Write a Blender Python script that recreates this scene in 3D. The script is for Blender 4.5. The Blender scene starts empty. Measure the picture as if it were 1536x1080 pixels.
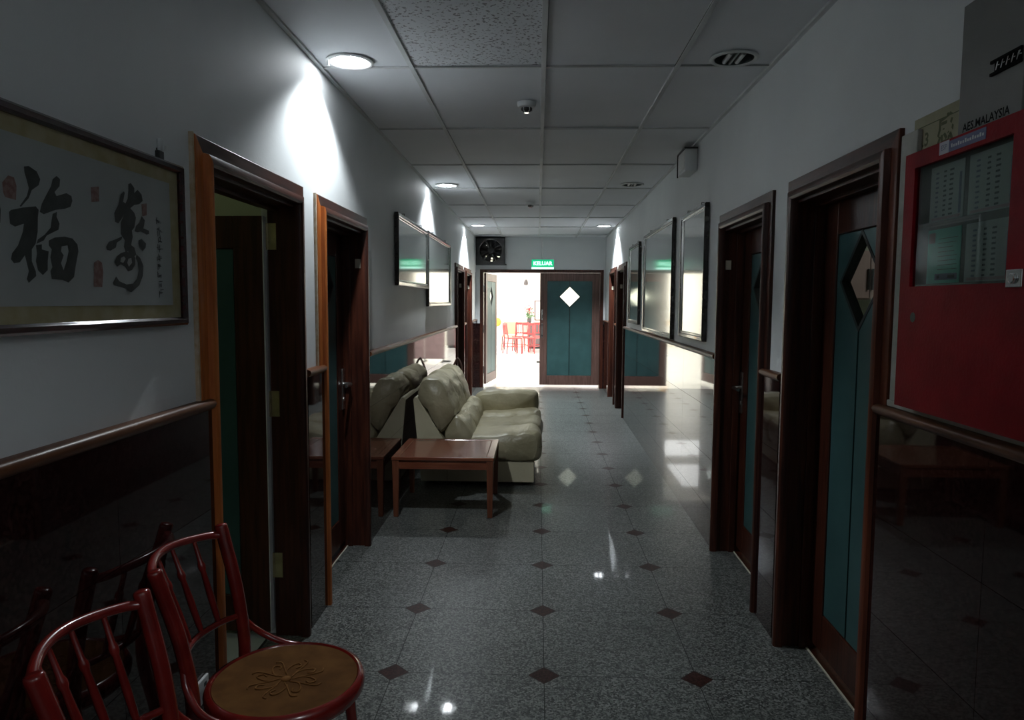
import bpy, bmesh, math, random
from mathutils import Vector, Matrix, noise
from mathutils.geometry import tessellate_polygon
C = bpy.context.scene.collection
PI = math.pi
random.seed(7)

# ------------------------------------------------------------------ materials
def new_mat(name):
    m = bpy.data.materials.new(name); m.use_nodes = True
    nt = m.node_tree; b = nt.nodes['Principled BSDF']
    return m, nt, b

def N(nt, kind, **kw):
    n = nt.nodes.new(kind)
    for k, v in kw.items():
        if k in n.inputs: n.inputs[k].default_value = v
        else: setattr(n, k, v)
    return n

def col(c): return (c[0], c[1], c[2], 1.0)

def surface(name, c1, c2=None, rough=.5, scale=8, stretch=(1, 1, 1), metallic=0, coat=0, bump=0, bscale=40,
            detail=4, spec=.5, lo=.35, hi=.65, ior=None, coat_rough=.05, rough_var=0):
    """two-tone noise material in object space"""
    m, nt, b = new_mat(name)
    b.inputs['Roughness'].default_value = rough
    b.inputs['Metallic'].default_value = metallic
    b.inputs['Specular IOR Level'].default_value = spec
    if ior: b.inputs['IOR'].default_value = ior
    if coat:
        b.inputs['Coat Weight'].default_value = coat; b.inputs['Coat Roughness'].default_value = coat_rough
    tc = N(nt, 'ShaderNodeTexCoord'); mp = N(nt, 'ShaderNodeMapping'); mp.inputs['Scale'].default_value = stretch
    nt.links.new(tc.outputs['Object'], mp.inputs['Vector'])
    if c2 is None:
        b.inputs['Base Color'].default_value = col(c1)
    nz = N(nt, 'ShaderNodeTexNoise', Scale=scale, Detail=detail)
    nt.links.new(mp.outputs['Vector'], nz.inputs['Vector'])
    if c2 is not None:
        r = N(nt, 'ShaderNodeValToRGB'); r.color_ramp.elements[0].color = col(c1); r.color_ramp.elements[1].color = col(c2)
        r.color_ramp.elements[0].position = lo; r.color_ramp.elements[1].position = hi
        nt.links.new(nz.outputs['Fac'], r.inputs['Fac']); nt.links.new(r.outputs['Color'], b.inputs['Base Color'])
    if rough_var:
        mr = N(nt, 'ShaderNodeMapRange'); mr.inputs['To Min'].default_value = rough - rough_var; mr.inputs['To Max'].default_value = rough + rough_var
        nt.links.new(nz.outputs['Fac'], mr.inputs['Value']); nt.links.new(mr.outputs['Result'], b.inputs['Roughness'])
    if bump:
        n2 = N(nt, 'ShaderNodeTexNoise', Scale=bscale, Detail=3); nt.links.new(mp.outputs['Vector'], n2.inputs['Vector'])
        bp = N(nt, 'ShaderNodeBump', Strength=bump, Distance=.01)
        nt.links.new(n2.outputs['Fac'], bp.inputs['Height']); nt.links.new(bp.outputs['Normal'], b.inputs['Normal'])
    return m

def granite(name, dark, mid, light, scale, rough, spec=.5, coat=0, blot=2.0, coat_rough=.035):
    m, nt, b = new_mat(name)
    b.inputs['Roughness'].default_value = rough; b.inputs['Specular IOR Level'].default_value = spec
    b.inputs['Coat Weight'].default_value = coat; b.inputs['Coat Roughness'].default_value = coat_rough
    tc = N(nt, 'ShaderNodeTexCoord')
    v = N(nt, 'ShaderNodeTexVoronoi', Scale=scale); n1 = N(nt, 'ShaderNodeTexNoise', Scale=scale * .6, Detail=6, Roughness=.75)
    n2 = N(nt, 'ShaderNodeTexNoise', Scale=blot, Detail=2)
    for q in (v, n1, n2): nt.links.new(tc.outputs['Object'], q.inputs['Vector'])
    sp = N(nt, 'ShaderNodeSeparateColor'); nt.links.new(v.outputs['Color'], sp.inputs['Color'])
    a = N(nt, 'ShaderNodeMath', operation='ADD'); nt.links.new(sp.outputs[0], a.inputs[0]); nt.links.new(n1.outputs['Fac'], a.inputs[1])
    h = N(nt, 'ShaderNodeMath', operation='MULTIPLY'); h.inputs[1].default_value = .5; nt.links.new(a.outputs[0], h.inputs[0])
    r = N(nt, 'ShaderNodeValToRGB'); e = r.color_ramp.elements
    e[0].position = .28; e[0].color = col(dark); e[1].position = .72; e[1].color = col(light)
    q = e.new(.5); q.color = col(mid)
    nt.links.new(h.outputs[0], r.inputs['Fac'])
    mx = N(nt, 'ShaderNodeMix', data_type='RGBA', blend_type='MULTIPLY'); mx.inputs['Factor'].default_value = .5
    nt.links.new(r.outputs['Color'], mx.inputs['A'])
    r2 = N(nt, 'ShaderNodeValToRGB'); r2.color_ramp.elements[0].color = (.6, .6, .6, 1); r2.color_ramp.elements[0].position = .3
    r2.color_ramp.elements[1].position = .7
    nt.links.new(n2.outputs['Fac'], r2.inputs['Fac']); nt.links.new(r2.outputs['Color'], mx.inputs['B'])
    nt.links.new(mx.outputs['Result'], b.inputs['Base Color'])
    return m

def wood(name, c1, c2, rough=.38, axis='z', scale=6, coat=.06, coat_rough=.2, spec=.28):
    st = {'z': (9, 9, .6), 'x': (.6, 9, 9), 'y': (9, .6, 9)}[axis]
    return surface(name, c1, c2, rough=rough, scale=scale, stretch=st, coat=coat, coat_rough=coat_rough, bump=.06, bscale=14, detail=5, spec=spec)

def emit(name, c, s):
    m, nt, b = new_mat(name)
    b.inputs['Base Color'].default_value = col(c); b.inputs['Emission Color'].default_value = col(c)
    b.inputs['Emission Strength'].default_value = s
    return m

def clear_glass(name, tint=(.9, .95, .93), ior=1.5, rough=0.0, blur=0.0):
    m, nt, b = new_mat(name)
    nt.nodes.remove(b)
    o = nt.nodes['Material Output']
    t = N(nt, 'ShaderNodeBsdfTransparent'); t.inputs['Color'].default_value = col(tint)
    g = N(nt, 'ShaderNodeBsdfGlossy'); g.inputs['Roughness'].default_value = rough
    lw = N(nt, 'ShaderNodeLayerWeight', Blend=.5); pw = N(nt, 'ShaderNodeMath', operation='POWER'); pw.inputs[1].default_value = 5
    f = N(nt, 'ShaderNodeMath', operation='MULTIPLY_ADD'); f.inputs[1].default_value = .92; f.inputs[2].default_value = .045
    mx = N(nt, 'ShaderNodeMixShader')
    nt.links.new(lw.outputs['Facing'], pw.inputs[0]); nt.links.new(pw.outputs[0], f.inputs[0]); nt.links.new(f.outputs[0], mx.inputs[0]); nt.links.new(t.outputs[0], mx.inputs[1]); nt.links.new(g.outputs[0], mx.inputs[2])
    nt.links.new(mx.outputs[0], o.inputs['Surface'])
    return m

M = {}
M['paint'] = surface('wall paint', (.72, .75, .76), (.78, .81, .815), rough=.55, scale=1.6, bump=.05, bscale=90, spec=.3)
M['plaster'] = surface('bare plaster edge', (.52, .52, .48), (.40, .40, .36), rough=.8, scale=12, bump=.2, bscale=60)
M['sealant'] = surface('cream sealant', (.62, .52, .40), (.5, .36, .22), rough=.7, scale=40)
M['ceiling'] = surface('ceiling board', (.74, .76, .79), (.80, .82, .85), rough=.8, scale=1.3, bump=.05, bscale=120, spec=.2)
M['pitted'] = surface('pitted ceiling board', (.25, .25, .26), (.76, .78, .81), rough=.85, scale=75, lo=.36, hi=.43, detail=2, spec=.2)
M['grid'] = surface('ceiling grid metal', (.66, .68, .69), (.56, .57, .57), rough=.6, scale=3, spec=.2)
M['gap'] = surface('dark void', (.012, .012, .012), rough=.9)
M['floor'] = granite('grey granite', (.034, .038, .036), (.098, .108, .103), (.235, .248, .234), 150, .36, spec=.25, coat=.26)
M['inset'] = granite('red brown granite', (.016, .005, .004), (.034, .011, .009), (.055, .018, .014), 160, .4, spec=.15, coat=.2)
M['grout'] = surface('dark grout', (.02, .022, .022), rough=.8)
M['wtile'] = granite('maroon polished granite', (.010, .004, .004), (.020, .007, .007), (.038, .015, .013), 120, .035, spec=.42, coat=.15, blot=3)
M['wgrout'] = surface('brown grout', (.10, .06, .05), rough=.5)
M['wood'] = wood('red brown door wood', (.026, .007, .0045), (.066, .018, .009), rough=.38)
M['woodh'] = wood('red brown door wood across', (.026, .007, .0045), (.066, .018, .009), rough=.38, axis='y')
M['wood_lit_orange'] = wood('lit orange brown wood', (.38, .105, .022), (.55, .17, .04), rough=.4)  # brighter copy of the door wood; light on left near casings in the colour
M['caprail'] = wood('dark cap rail wood', (.075, .026, .011), (.14, .055, .024), rough=.36, axis='y', coat=.05, spec=.2)
M['leafwood'] = wood('hazed door stile wood', (.085, .045, .036), (.14, .08, .065), rough=.4)  # lighter copy of the door wood; haze at the far door in the colour
M['teal'] = surface('teal laminate', (.029, .074, .075), (.038, .092, .092), rough=.4, scale=5, spec=.25)
M['groove'] = surface('dark groove', (.006, .008, .008), rough=.6)
M['glass'] = clear_glass('clear glass')
M['steel'] = surface('brushed steel', (.55, .55, .53), (.7, .7, .68), rough=.28, scale=60, metallic=1)
M['chrome'] = surface('chrome', (.8, .8, .8), rough=.08, metallic=1)
M['brass'] = surface('dull hinge metal', (.42, .36, .22), (.55, .48, .3), rough=.35, scale=20, metallic=1)
M['ivory'] = surface('ivory plastic', (.62, .58, .48), rough=.4)
M['white'] = surface('white plastic', (.68, .70, .70), (.6, .62, .62), rough=.4, scale=6)
M['black'] = surface('black plastic', (.012, .012, .012), (.02, .02, .02), rough=.4, scale=20)
M['lacquer'] = surface('red lacquered bentwood', (.14, .008, .006), (.21, .016, .012), rough=.25, scale=14, coat=.6, coat_rough=.1)
M['seatwood'] = surface('embossed brown plywood', (.085, .036, .010), (.125, .056, .016), rough=.6, scale=16, spec=.03)
M['seatmotif'] = surface('raised plywood pattern', (.15, .066, .02), (.20, .095, .032), rough=.6, scale=30, spec=.04)
M['leather'] = surface('cream leather', (.37, .33, .205), (.52, .475, .32), rough=.38, scale=4, bump=.55, bscale=26, spec=.5)
M['leatherflat'] = surface('cream vinyl panel', (.54, .50, .34), (.62, .58, .41), rough=.45, scale=4, bump=.08, bscale=60)
M['seam'] = surface('seam thread', (.2, .18, .12), rough=.7)  # darker thread colour for the sofa seams
M['tablewood'] = wood('reddish table wood', (.15, .04, .02), (.23, .075, .036), rough=.24, axis='x', coat=.4, spec=.5, coat_rough=.1)
M['tableleg'] = wood('reddish table leg wood', (.13, .042, .022), (.2, .07, .036), rough=.3)
M['redpaint'] = surface('red cabinet paint', (.215, .003, .009), (.275, .005, .012), rough=.5, scale=9, bump=.08, bscale=120, spec=.07)
M['paper'] = surface('printed sheet', (.30, .32, .32), (.36, .38, .38), rough=.6, scale=6)
M['papergreen'] = surface('green printed sheet', (.10, .36, .30), (.14, .42, .35), rough=.6, scale=6)
M['ink'] = surface('print ink', (.05, .06, .07), rough=.7)
M['inkpink'] = surface('pink print', (.34, .24, .26), rough=.7)
M['inkblue'] = surface('blue print', (.12, .14, .2), rough=.7)
M['brushink'] = surface('brush ink', (.012, .016, .015), (.03, .036, .034), rough=.6, scale=30)
M['seal'] = surface('faded red seal ink', (.19, .10, .085), (.25, .17, .15), rough=.8, scale=90, lo=.40, hi=.62)
M['rice'] = surface('grey rice paper', (.31, .335, .33), (.35, .37, .36), rough=.7, scale=5)
M['brocade'] = surface('faded gold brocade', (.30, .26, .13), (.36, .32, .20), rough=.75, scale=22)
M['artframe'] = wood('dark red frame lacquer', (.022, .004, .004), (.04, .007, .006), rough=.16, axis='y', coat=.5, coat_rough=.08)
M['picframe'] = surface('dark bronze frame', (.018, .014, .012), (.03, .024, .02), rough=.25, scale=20, coat=.5)
M['silver'] = surface('silver slip', (.55, .55, .53), rough=.22, metallic=1)
M['picprint'] = surface('pale grey print under glass', (.20, .22, .21), (.27, .29, .28), rough=.16, scale=2.2, spec=.6, coat=1, coat_rough=.07)
M['greyboard'] = surface('grey board', (.105, .105, .092), (.125, .125, .112), rough=.45, scale=7)
M['yellowpaper'] = surface('yellowed paper', (.30, .28, .17), (.35, .33, .21), rough=.7, scale=10)
M['greenink'] = surface('olive ink', (.10, .11, .05), rough=.8)
M['bluesticker'] = surface('blue sticker', (.05, .055, .17), rough=.35)
M['stickertext'] = surface('pale sticker print', (.42, .42, .5), rough=.4)
M['fanblack'] = surface('dark fan metal', (.010, .010, .010), (.02, .019, .017), rough=.45, scale=14)
M['fanedge'] = surface('fan ring', (.03, .028, .025), rough=.35)
M['outwall'] = surface('bright room wall', (.82, .81, .76), (.86, .85, .80), rough=.6, scale=2)
M['outcream'] = surface('cream far wall', (.84, .81, .70), rough=.6)
M['outfloor'] = surface('pale polished floor', (.80, .79, .76), (.84, .83, .80), rough=.12, scale=3)
M['lino'] = surface('pale room floor', (.50, .55, .54), (.56, .60, .59), rough=.3, scale=3)
M['roomwall'] = surface('room wall', (.5, .52, .42), rough=.6)
M['redseat'] = surface('red dining chair', (.42, .05, .05), (.5, .08, .08), rough=.35, scale=9)
M['darkchair'] = surface('dark red chair wood', (.16, .03, .03), rough=.4)
M['cream'] = surface('peach chair fabric', (.75, .42, .26), rough=.7)
M['yellow'] = surface('yellow lantern paper', (.85, .52, .06), (.8, .3, .05), rough=.7, scale=7)
M['screen'] = surface('dusty pink screen panel', (.20, .13, .13), (.24, .16, .16), rough=.6)
M['matteblack'] = surface('matte black', (.008, .008, .008), rough=.85, spec=.08)
M['wood_worn_lit'] = wood('worn and lit red brown wood', (.085, .022, .011), (.15, .04, .018), rough=.36)  # lighter door wood: worn edge, plus light on the casing in the colour
M['cloth'] = surface('white tablecloth', (.8, .8, .8), rough=.8)
M['leafgreen'] = surface('plant leaf', (.06, .16, .05), (.1, .2, .08), rough=.5, scale=20)
M['flower'] = surface('red flower', (.5, .04, .05), rough=.6)
M['pot'] = surface('dark pot', (.12, .10, .10), rough=.4)
M['pinkcab'] = surface('dusty pink cupboard', (.36, .25, .23), (.4, .29, .27), rough=.4, scale=4)
M['cable'] = surface('white cable', (.7, .7, .68), rough=.5)
M['signgreen'] = emit('exit sign green', (.0, .42, .17), 1.1)
M['signwhite'] = emit('exit sign white', (.55, 1.0, .82), 1.9)
M['tube'] = emit('lamp tube', (.93, .97, 1.0), 50)
M['reflector'] = surface('lamp reflector', (.85, .87, .88), rough=.4)
M['unlitreflector'] = surface('unlit lamp reflector', (.10, .12, .12), rough=.3, metallic=.6)  # dark copy of the reflector; the unlit look is in its colour
M['deadtube'] = surface('unlit lamp tube', (.40, .42, .42), rough=.3)

# ------------------------------------------------------------------ mesh builder
class MB:
    def __init__(s): s.v = []; s.f = []; s.mi = []; s.cur = 0
    def add(s, vs, fs):
        o = len(s.v); s.v += [tuple(q) for q in vs]; s.f += [tuple(i + o for i in q) for q in fs]; s.mi += [s.cur] * len(fs); return s
    def mat(s, i): s.cur = i; return s
    def box(s, x0, x1, y0, y1, z0, z1):
        return s.add([(x0, y0, z0), (x1, y0, z0), (x1, y1, z0), (x0, y1, z0), (x0, y0, z1), (x1, y0, z1), (x1, y1, z1), (x0, y1, z1)],
                     [(0, 3, 2, 1), (4, 5, 6, 7), (0, 1, 5, 4), (1, 2, 6, 5), (2, 3, 7, 6), (3, 0, 4, 7)])
    def prism(s, poly, a0, a1, axis='x'):
        """extrude a 2D polygon along an axis; poly in the other two axes in order (y,z) (x,z) (x,y)"""
        def P(a, q):
            return {'x': (a, q[0], q[1]), 'y': (q[0], a, q[1]), 'z': (q[0], q[1], a)}[axis]
        n = len(poly)
        vs = [P(a0, q) for q in poly] + [P(a1, q) for q in poly]
        fs = [tuple(range(n))[::-1], tuple(range(n, 2 * n))] + [(i, (i + 1) % n, n + (i + 1) % n, n + i) for i in range(n)]
        return s.add(vs, fs)
    def flat(s, loops, a, axis='x'):
        """flat tessellated shape (first loop outside, others holes)"""
        P = lambda q: {'x': (a, q[0], q[1]), 'y': (q[0], a, q[1]), 'z': (q[0], q[1], a)}[axis]
        tri = tessellate_polygon([[Vector((q[0], q[1], 0)) for q in l] for l in loops])
        return s.add([P(q) for l in loops for q in l], [tuple(t) for t in tri])
    def tube(s, path, r, seg=12, caps=True):
        pts = [Vector(p) for p in path]; n = len(pts)
        rs = r if isinstance(r, (list, tuple)) else [r] * n
        up = None; vs = []; fs = []
        for i, p in enumerate(pts):
            t = (pts[min(i + 1, n - 1)] - pts[max(i - 1, 0)]).normalized()
            if up is None:
                a = Vector((0, 0, 1)) if abs(t.z) < .9 else Vector((1, 0, 0))
                up = (a - t * a.dot(t)).normalized()
            else: up = (up - t * up.dot(t)).normalized()
            w = t.cross(up)
            for k in range(seg):
                an = 2 * PI * k / seg
                vs.append(p + (up * math.cos(an) + w * math.sin(an)) * rs[i])
        for i in range(n - 1):
            for k in range(seg):
                k2 = (k + 1) % seg
                fs.append((i * seg + k, i * seg + k2, (i + 1) * seg + k2, (i + 1) * seg + k))
        if caps: fs += [tuple(range(seg))[::-1], tuple((n - 1) * seg + k for k in range(seg))]
        return s.add(vs, fs)
    def lathe(s, prof, c=(0, 0, 0), seg=24, axis='z'):
        vs = []; fs = []; n = len(prof)
        for (r, h) in prof:
            r = max(r, 1e-4)
            for k in range(seg):
                a = 2 * PI * k / seg; u, w = r * math.cos(a), r * math.sin(a)
                q = {'z': (u, w, h), 'y': (u, h, w), 'x': (h, u, w)}[axis]
                vs.append((q[0] + c[0], q[1] + c[1], q[2] + c[2]))
        for i in range(n - 1):
            for k in range(seg):
                k2 = (k + 1) % seg
                fs.append((i * seg + k, i * seg + k2, (i + 1) * seg + k2, (i + 1) * seg + k))
        fs += [tuple(range(seg))[::-1], tuple((n - 1) * seg + k for k in range(seg))]
        return s.add(vs, fs)
    def merge(s, o):
        k = s.cur; o2 = len(s.v); s.v += o.v; s.f += [tuple(i + o2 for i in q) for q in o.f]; s.mi += o.mi; return s
    def build(s, name, mat, parent=None, xf=None, smooth=False, bevel=0, subd=0, loc=None, angle=None, recalc=True):
        vs = [Vector(xf(q)) if xf else Vector(q) for q in s.v]
        if parent is not None: org = ORG[parent]
        elif loc is not None: org = Vector(loc)
        else:
            org = Vector(((min(q.x for q in vs) + max(q.x for q in vs)) / 2, (min(q.y for q in vs) + max(q.y for q in vs)) / 2, min(q.z for q in vs)))
        me = bpy.data.meshes.new(name); me.from_pydata([q - org for q in vs], [], s.f)
        for i, p in enumerate(me.polygons): p.material_index = s.mi[i]
        if recalc:
            bm = bmesh.new(); bm.from_mesh(me); bmesh.ops.recalc_face_normals(bm, faces=bm.faces); bm.to_mesh(me); bm.free()
        for m in (mat if isinstance(mat, (list, tuple)) else [mat]): me.materials.append(M[m])
        if smooth:
            for p in me.polygons: p.use_smooth = True
            if angle is not None: me.set_sharp_from_angle(angle=math.radians(angle))
        o = bpy.data.objects.new(name, me); C.objects.link(o)
        if parent is not None: o.parent = parent
        else: o.location = org
        ORG[o] = org
        if bevel:
            b = o.modifiers.new('bevel', 'BEVEL'); b.width = bevel; b.segments = 2; b.limit_method = 'ANGLE'; b.angle_limit = math.radians(40)
            b.harden_normals = False
        if subd:
            d = o.modifiers.new('subd', 'SUBSURF'); d.levels = subd; d.render_levels = subd
        return o
ORG = {}

def tag(o, label, cat, group=None, kind=None):
    o['label'] = label; o['category'] = cat
    if group: o['group'] = group
    if kind: o['kind'] = kind
    return o
def thing(name, loc, label, cat, group=None, kind=None):
    o = bpy.data.objects.new(name, None); C.objects.link(o); o.location = loc; o.empty_display_size = .1
    ORG[o] = Vector(loc)
    return tag(o, label, cat, group, kind)
def copy_tree(o, parent=None):
    c = o.copy(); C.objects.link(c)
    if parent is not None: c.parent = parent
    for ch in list(o.children): copy_tree(ch, c)
    return c

# wall frames: (n, Y, z) with n = distance out from the wall face into the corridor
AL, AR = math.atan(.0042), -math.atan(.0085)
def WL(q):
    x, y = q[0], q[1] - 4.0
    return (-1.028 + x * math.cos(AL) - y * math.sin(AL), 4.0 + x * math.sin(AL) + y * math.cos(AL), q[2])
def WR(q):
    x, y = -q[0], q[1] - 4.5
    return (1.072 + x * math.cos(AR) - y * math.sin(AR), 4.5 + x * math.sin(AR) + y * math.cos(AR), q[2])

CEIL = 2.55; YB, YE = -3.6, 12.3
E_SPOT, A_SPOT, B_SPOT, E_BACK, E_OUT, E_DIN, E_AREA, E_SIDE, EXPOSURE = 66, 126, .45, 10, 135, 7, 7, 38, 0.0
# ------------------------------------------------------------------ floor
X0, Y0, T = 0.0364, 2.749, 0.6
def floor():
    m = MB(); g = .0017; d = .063; k = d + g
    m.mat(0).box(-1.175, 1.34, YB - .3, YE + .12, -.06, -.0015)
    for i in range(-2, 3):
        for j in range(-11, 17):
            x, y = X0 + i * T, Y0 + j * T
            a, b, c, e = x + g, x + T - g, y + g, y + T - g
            if a > 1.33 or c > YE + .1 or b < -1.17: continue
            a0 = max(a, -1.17); b0 = min(b, 1.33); e0 = min(e, YE + .1)
            p = []
            for (px, py, qx, qy, rx, ry) in ((x, y, 0, d, d, 0), (x + T, y, -d, 0, 0, d), (x + T, y + T, 0, -d, -d, 0), (x, y + T, d, 0, 0, -d)):
                # corner cut by the diamond inset
                s = g
                p.append((px + qx + (s if qx == 0 and px == x else 0) - (s if qx == 0 and px > x else 0), py + qy + (s if qy == 0 and py == y else 0) - (s if qy == 0 and py > y else 0)))
                p.append((px + rx + (s if rx == 0 and px == x else 0) - (s if rx == 0 and px > x else 0), py + ry + (s if ry == 0 and py == y else 0) - (s if ry == 0 and py > y else 0)))
            p = [(min(max(u, a0), b0), min(w, e0)) for u, w in p]
            q = [p[0]]
            for t in p[1:]:
                if (Vector(t) - Vector(q[-1])).length > 1e-4: q.append(t)
            m.mat(1).add([(u, w, 0) for u, w in q], [tuple(range(len(q)))])
            if x > -1.1 and x < 1.2:
                e1 = d - .0012
                m.mat(2).add([(x - e1, y, 0), (x, y - e1, 0), (x + e1, y, 0), (x, y + e1, 0)], [(0, 1, 2, 3)])
    o = m.build('floor', ['grout', 'floor', 'inset'], loc=(0, 0, 0), recalc=False)
    tag(o, 'grey granite corridor floor with small red brown diamond insets', 'floor', kind='structure')
floor()

# ------------------------------------------------------------------ ceiling
def ceiling():
    XC, YC, SX, SY = .018, 3.4324, .6116, 1.2
    m = MB()
    m.mat(0).box(-1.2, 1.36, YB - .3, YE + .1, CEIL + .095, CEIL + .15)
    xs = [-1.2, XC - SX, XC, XC + SX, 1.36]
    cans = [(-.86, y) for y in (-3.66, -.16, 3.34, 6.83, 10.37)] + [(.86, y) for y in (-3.66, -.16, 3.33, 6.79)] + [(.93, 10.42)]
    for i in range(4):
        for j in range(-6, 8):
            y = YC + j * SY; y2 = min(y + SY, YE + .15)
            if y > YE: continue
            h = random.uniform(.000, .004); w = .009
            tl = [random.uniform(-.003, .003) for _ in range(4)]
            x1, x2, ya, yb = xs[i] + w, xs[i + 1] - w, y + w, y2 - w
            m.mat(2 if (i, j) in ((1, -1), (1, -2)) else 1)
            hole = [c for c in cans if x1 < c[0] < x2 and ya < c[1] < yb]
            z = CEIL + .006 + h
            if hole:
                loop = [(hole[0][0] + .088 * math.cos(a * PI / 16), hole[0][1] + .088 * math.sin(a * PI / 16)) for a in range(32)]
                m.flat([[(x1, ya), (x2, ya), (x2, yb), (x1, yb)], loop], z, 'z')
            else:
                m.add([(x1, ya, z + tl[0]), (x2, ya, z + tl[1]), (x2, yb, z + tl[2]), (x1, yb, z + tl[3])], [(0, 3, 2, 1)])
    m.mat(0); rr = random.Random(4)       # dark strips painted for the shadowed gaps where boards sit unevenly
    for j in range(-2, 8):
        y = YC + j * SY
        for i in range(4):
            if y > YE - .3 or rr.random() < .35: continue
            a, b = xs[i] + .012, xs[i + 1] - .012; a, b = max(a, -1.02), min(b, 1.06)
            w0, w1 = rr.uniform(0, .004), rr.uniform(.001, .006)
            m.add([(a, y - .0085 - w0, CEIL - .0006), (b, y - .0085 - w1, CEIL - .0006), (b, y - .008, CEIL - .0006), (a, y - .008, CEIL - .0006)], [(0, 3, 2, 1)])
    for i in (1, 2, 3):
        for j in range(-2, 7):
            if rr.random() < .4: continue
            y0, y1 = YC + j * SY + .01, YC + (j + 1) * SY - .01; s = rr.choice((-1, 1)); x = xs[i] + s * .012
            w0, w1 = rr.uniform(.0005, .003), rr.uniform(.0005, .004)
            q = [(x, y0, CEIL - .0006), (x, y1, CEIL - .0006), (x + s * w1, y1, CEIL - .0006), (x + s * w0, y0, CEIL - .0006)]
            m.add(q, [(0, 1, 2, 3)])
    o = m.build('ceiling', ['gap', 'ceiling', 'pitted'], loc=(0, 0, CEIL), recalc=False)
    tag(o, 'grey suspended ceiling of square boards', 'ceiling', kind='structure')
    g = MB(); w = .0115
    for x in xs[1:4]: g.box(x - w, x + w, YB - .3, YE, CEIL - .002, CEIL + .01)
    for j in range(-6, 8):
        y = YC + j * SY
        if y < YE: g.box(-1.1, 1.2, y - .008, y + .008, CEIL - .001, CEIL + .01)
    o = g.build('trim_1', 'grid', bevel=.0015); tag(o, 'pale metal grid holding the ceiling boards', 'trim', kind='structure')
    g = MB()
    g.box(0, .02, YB, YE, CEIL - .004, CEIL + .012)
    o = g.build('trim_2', 'grid', xf=WL); tag(o, 'metal angle where the ceiling meets the left wall', 'trim', kind='structure')
    o = g.build('trim_3', 'grid', xf=WR); tag(o, 'metal angle where the ceiling meets the right wall', 'trim', kind='structure')
ceiling()

# ------------------------------------------------------------------ side walls with door openings
DL = [(2.12, 3.11), (3.31, 4.29), (9.10, 10.10), (10.32, 11.30)]
DR = [(2.165, 3.115), (3.325, 4.305), (9.12, 10.10), (10.32, 11.30)]
CW = .085; ZTL, ZTR = 1.957, 1.977
def wall(name, doors, zt, xf, label):
    m = MB(); y = YB
    for a, b in doors:
        m.box(-.15, 0, y, a + .05, -.02, CEIL + .11); m.box(-.15, 0, a + .05, b - .05, zt - .05, CEIL + .11); y = b - .05
    m.box(-.15, 0, y, YE + .1, -.02, CEIL + .11)
    tag(m.build(name, 'paint', xf=xf), label, 'wall', kind='structure')
wall('wall_left', DL, ZTL, WL, 'off white painted left wall of the corridor')
wall('wall_right', DR, ZTR, WR, 'off white painted right wall of the corridor')
m = MB(); m.box(-1.3, 1.4, YB - .25, YB, -.02, CEIL + .12)
tag(m.build('wall_back', 'paint'), 'plain wall closing the corridor behind the viewer', 'wall', kind='structure')

def wainscot(name, cap, doors, xf, side, zc=1.153, grid0=1.655):
    m = MB(); c = MB(); spans = []; y = YB
    for a, b in doors: spans.append((y, a + .049)); y = b + .0005
    spans.append((y, YE))
    for a, b in spans:
        m.mat(0).box(0, .0175, a, b, 0, 1.14)
        js = [a] + [grid0 + .6 * k for k in range(-9, 18) if a + .01 < grid0 + .6 * k < b - .01] + [b]
        for u, w in zip(js, js[1:]):
            for z0, z1 in ((0, .222), (.222, .527), (.527, .832), (.832, 1.14)):
                m.mat(1).box(.0165, .021, u + .0008, w - .0008, z0 + .0008, z1 - .0008)
        c.prism([(0, 1.136), (.024, 1.138), (.033, 1.146), (.037, 1.156), (.033, 1.165), (.022, 1.170), (0, 1.170)], a, b, 'y')
    tag(m.build(name, ['wgrout', 'wtile'], xf=xf), 'polished dark maroon tile dado along the %s wall' % side, 'dado', kind='structure')
    tag(c.build(cap, 'caprail', xf=xf, smooth=True, angle=50), 'rounded dark wood cap rail on the %s dado' % side, 'rail', kind='structure')
wainscot('trim_4', 'trim_5', DL, WL, 'left')
wainscot('trim_6', 'trim_7', DR, WR, 'right')

# ------------------------------------------------------------------ doors
PROF = [(0, 0), (.014, 0), (.016, .003), (.016, .046), (.033, .050), (.036, .056), (.036, CW - .012), (.030, CW - .003), (.022, CW), (0, CW)]   # (n, across from the outer edge)
def loft(mb, rows):
    k = len(rows[0]); vs = [q for row in rows for q in row]
    fs = [tuple(range(k))[::-1], tuple((len(rows) - 1) * k + i for i in range(k))]
    for a in range(len(rows) - 1):
        for i in range(k): fs.append((a * k + i, a * k + (i + 1) % k, (a + 1) * k + (i + 1) % k, (a + 1) * k + i))
    return mb.add(vs, fs)
def casing_leg(mb, y0, y1, zt, side):
    Y = (lambda a: y0 + a) if side == 0 else (lambda a: y1 - a)
    return loft(mb, [[(n, Y(a), 0) for n, a in PROF], [(n, Y(a), zt - a) for n, a in PROF]])
def casing_head(mb, y0, y1, zt):
    return loft(mb, [[(n, y0 + a, zt - a) for n, a in PROF], [(n, y1 - a, zt - a) for n, a in PROF]])
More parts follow.
